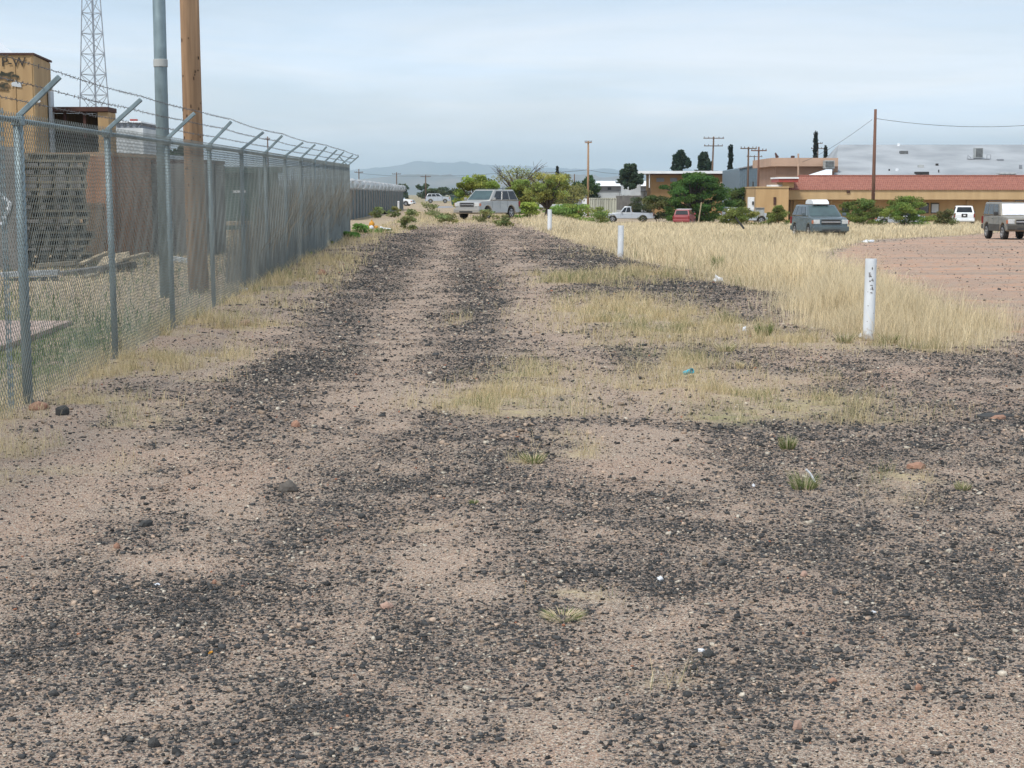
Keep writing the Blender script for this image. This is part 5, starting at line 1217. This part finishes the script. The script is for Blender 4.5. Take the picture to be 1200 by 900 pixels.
# ------------------------------------------------------------------ hydrant, litter, single stones
hy = empty('fire_hydrant', (X(435.5, 58), 58, tz(X(435.5, 58), 58)), 0, 'yellow fire hydrant among green weeds at the fence corner', 'fire hydrant')
hh_ = Z(257.5, 58) - hy.location.z; k_ = hh_ / .78
build('barrel', MB().lathe([(r * k_ * 1.25, z * k_) for r, z in ((.15, -.1), (.15, .03), (.105, .05), (.10, .48), (.125, .50), (.125, .54))], 16), M['hydrant'], hy, smooth=False)
build('bonnet', MB().lathe([(r * k_ * 1.25, z * k_) for r, z in ((.12, .54), (.115, .60), (.08, .67), (.03, .70), (.03, .78))], 16), M['hydrant'], hy, smooth=False)
for sx in (-1, 1): build('outlet_cap', MB().lathe([(.05, sx * .09), (.06, sx * .14), (.06, sx * .20), (.03, sx * .23)], 10, 'X', (0, 0, .38 * k_)), M['hydrant'], hy)
build('pumper_cap', MB().lathe([(.075, -.09), (.085, -.2), (.04, -.23)], 12, 'Y', (0, 0, .36 * k_)), M['bag'], hy)
def lump(seed, sx, sy, sz, n=2, jag=.25):
    bm = bmesh.new(); bmesh.ops.create_icosphere(bm, subdivisions=n, radius=1); r_ = random.Random(seed)
    ph = [r_.uniform(0, 6) for _ in range(6)]
    m = MB()
    for v in bm.verts:
        c = v.co; k = 1 + jag * (math.sin(c.x * 3 + ph[0]) * math.cos(c.y * 2.5 + ph[1]) + .6 * math.sin(c.z * 4 + ph[2] + c.x * 5)) + r_.uniform(-.06, .06)
        m.v.append((c.x * sx * k, c.y * sy * k, max(-.35, c.z) * sz * k))
    m.f = [tuple(v.index for v in f.verts) for f in bm.faces]; bm.free(); return m
M['rk_dark'] = mat('dark_basalt', (.07, .07, .068), (.04, .04, .04), 30, .9, bump=.003)
M['rk_red'] = mat('red_sandstone', (.34, .195, .135), (.27, .155, .11), 30, .9, bump=.003)
M['rk_pink'] = mat('pinkish_stone', (.42, .28, .22), (.34, .22, .17), 30, .9, bump=.003)
M['rk_brown'] = mat('grey_brown_rock', (.13, .115, .10), (.085, .075, .068), 30, .9, bump=.003)
def rock(px, py, wpx, hpx, mt, label, i):
    g = G(px, py); s = g.y / F
    single('rock', lump(i, wpx * s * .46, wpx * s * .34, hpx * s * .72, 2, .16), M[mt], (g.x, g.y, g.z + hpx * s * .15), random.uniform(0, .5), label=label, cat='rock', group='larger stones lying on the track')
for i, r_ in enumerate([(338, 576, 27, 14, 'rk_brown', 'largest grey brown rock half buried left of centre'), (171, 617, 18, 9, 'rk_dark', 'dark rock lying in pink dirt at the left'), (73, 487, 16, 14, 'rk_dark', 'blackish rock below the first fence post'),
        (45, 480, 30, 10, 'rk_red', 'reddish stones at the foot of the first fence post'), (347, 501, 13, 9, 'rk_red', 'orange red stone on the left dark band'), (1074, 550, 26, 9, 'rk_red', 'flat orange brown stone at the right above the thin grass strip'),
        (453, 714, 19, 8, 'rk_pink', 'flat pink stone in the centre left gravel'), (934, 857, 15, 14, 'rk_pink', 'pink stone at the lower right'), (1170, 492, 20, 6, 'rk_red', 'pinkish flat stone near the right edge beside dark asphalt'),
        (975, 802, 14, 6, 'rk_red', 'small flat orange stone in the lower right gravel'), (942, 677, 10, 8, 'rk_pink', 'small pale pink stone right of centre'), (180, 877, 17, 13, 'rk_dark', 'black stone near the bottom left edge'),
        (63, 818, 14, 9, 'rk_dark', 'black stone at the lower left'), (830, 769, 18, 10, 'rk_dark', 'black stone touching a white scrap'), (846, 663, 10, 8, 'rk_dark', 'round black stone right of centre'), (287, 382, 14, 8, 'rk_pink', 'pale orange stone near the second fence bay'),
        (378, 322, 12, 7, 'rk_red', 'orange stone beside the weeds along the fence'), (424, 607, 10, 7, 'rk_dark', 'small dark stone beside the largest rock trail'), (137, 644, 9, 8, 'rk_red', 'small orange pebble left of the dark patch'), (252, 685, 8, 6, 'rk_red', 'small orange pebble beside dark gravel at left'),
        (1076, 810, 11, 8, 'rk_red', 'dull red stone in the lower right'), (1020, 905, 10, 8, 'rk_dark', 'black stone at the bottom edge right')]):
    rock(*r_, i + 1)
ap = G(1165, 488); s = ap.y / F
single('asphalt_chunk', lump(77, 24 * s, 16 * s, .02, 2, .15), M['rk_dark'], ap, label='flat dark asphalt chunk near the right edge', cat='asphalt chunk')
def scrap(name, px, py, wpx, hpx, mt, label, cat='litter', i=0):
    g = G(px, py); s = g.y / F
    single(name, lump(40 + i, wpx * s * .45, wpx * s * .3, hpx * s * .6, 2, .42), M[mt], (g.x, g.y, g.z + hpx * s * .2), 0, label=label, cat=cat, group='litter')
for i, q in enumerate([('plastic_bag', 842, 330, 13, 8, 'bag', 'crumpled clear white plastic bag at the tall grass edge'), ('plastic_bag', 903, 325, 9, 7, 'bag', 'white plastic scrap in the tall grass'), ('paper_scrap', 285, 342, 10, 7, 'bag', 'white paper scrap at the fence verge'),
        ('plastic_bag', 451, 272, 16, 7, 'bag', 'white trash heap in the weeds below the hydrant'), ('plastic_bag', 932, 286, 6, 6, 'bag', 'small white litter in the far grass'), ('paper_scrap', 1018, 284, 12, 4, 'bag', 'flat white litter beside the dirt lot'),
        ('plastic_bag', 849, 262, 8, 8, 'bag', 'white bag in the grass right of the red car'), ('plastic_bag', 824, 257, 5, 9, 'bag', 'thin white bag caught in grass near the red car'), ('plastic_bag', 844, 254, 5, 5, 'bag', 'tiny white bag above the others near the tree'),
        ('plastic_bag', 429, 247, 4, 9, 'bag', 'white bag hanging low on the far slatted fence'), ('plastic_bag', 445, 246, 5, 8, 'bag', 'white bag in the weeds by the far fence'), ('trash_bag', 452, 251, 7, 6, 'blackbag', 'black trash bag by the far fence'),
        ('plastic_bag', 1008, 396, 5, 7, 'bag', 'white crumpled cup left of the nearest bollard foot'), ('paper_scrap', 822, 766, 8, 5, 'bag', 'white scrap beside the black stone'), ('paper_scrap', 773, 681, 7, 6, 'bag', 'small white chip in the near gravel right of centre'),
        ('paper_scrap', 247, 767, 6, 4, 'hydrant', 'tiny yellow scrap in the near left gravel'), ('paper_scrap', 883, 571, 5, 4, 'bag', 'white speck in the thin grass strip'), ('paper_scrap', 1024, 719, 8, 3, 'bag', 'flat white scrap in the right gravel'),
        ('paper_scrap', 184, 686, 7, 3, 'bag', 'white chip in the dark left gravel'), ('paper_scrap', 785, 397, 5, 4, 'bag', 'white litter in the grass above the blue cup'), ('paper_scrap', 872, 388, 4, 7, 'bag', 'upright white scrap left of the green tuft')]):
    scrap(*q, i=i)
g = G(802, 443); cupo = MB().lathe([(.030, 0), (.040, .11), (.036, .11), (.027, .005)], 14)
o = single('blue_cup', cupo, M['cyan'], (g.x, g.y, g.z + .035), label='crushed cyan blue cup lying in the grass', cat='cup'); o.rotation_euler = (R(70), R(10), R(50)); o.scale = (.85, .6, .75)
g = G(467, 250); single('white_post', MB().tube([(0, 0, -.1), (0, 0, .95)], .09, 8).lathe([(.11, .95), (.11, 1.0), (.04, 1.04)], 8), M['white'], (g.x, g.y, g.z), label='short white post at the end of the far fence', cat='post')
a, b = W(818, 252, 150), W(822, 237, 150); single('wooden_stake', MB().tube([Vector((0, 0, -1.0)) + (a - a), b - a], [.07, .06], 5), M['plank'], a, label='pale leaning stake in front of the big tree', cat='stake')
a, b = W(872, 268, 88), W(862, 255, 88); single('dark_stake', MB().tube([(0, 0, 0), b - a], [.06, .05], 5), M['rk_dark'], a, label='dark leaning stake in the far grass near the white bags', cat='stake')
g = G(944, 572); single('dry_stalk', MB().tube([(0, 0, .1), (.025, 0, .075), (.05, -.01, .03)], .006, 5), M['bag'], g, label='bent pale stalk in the green tuft', cat='stalk')
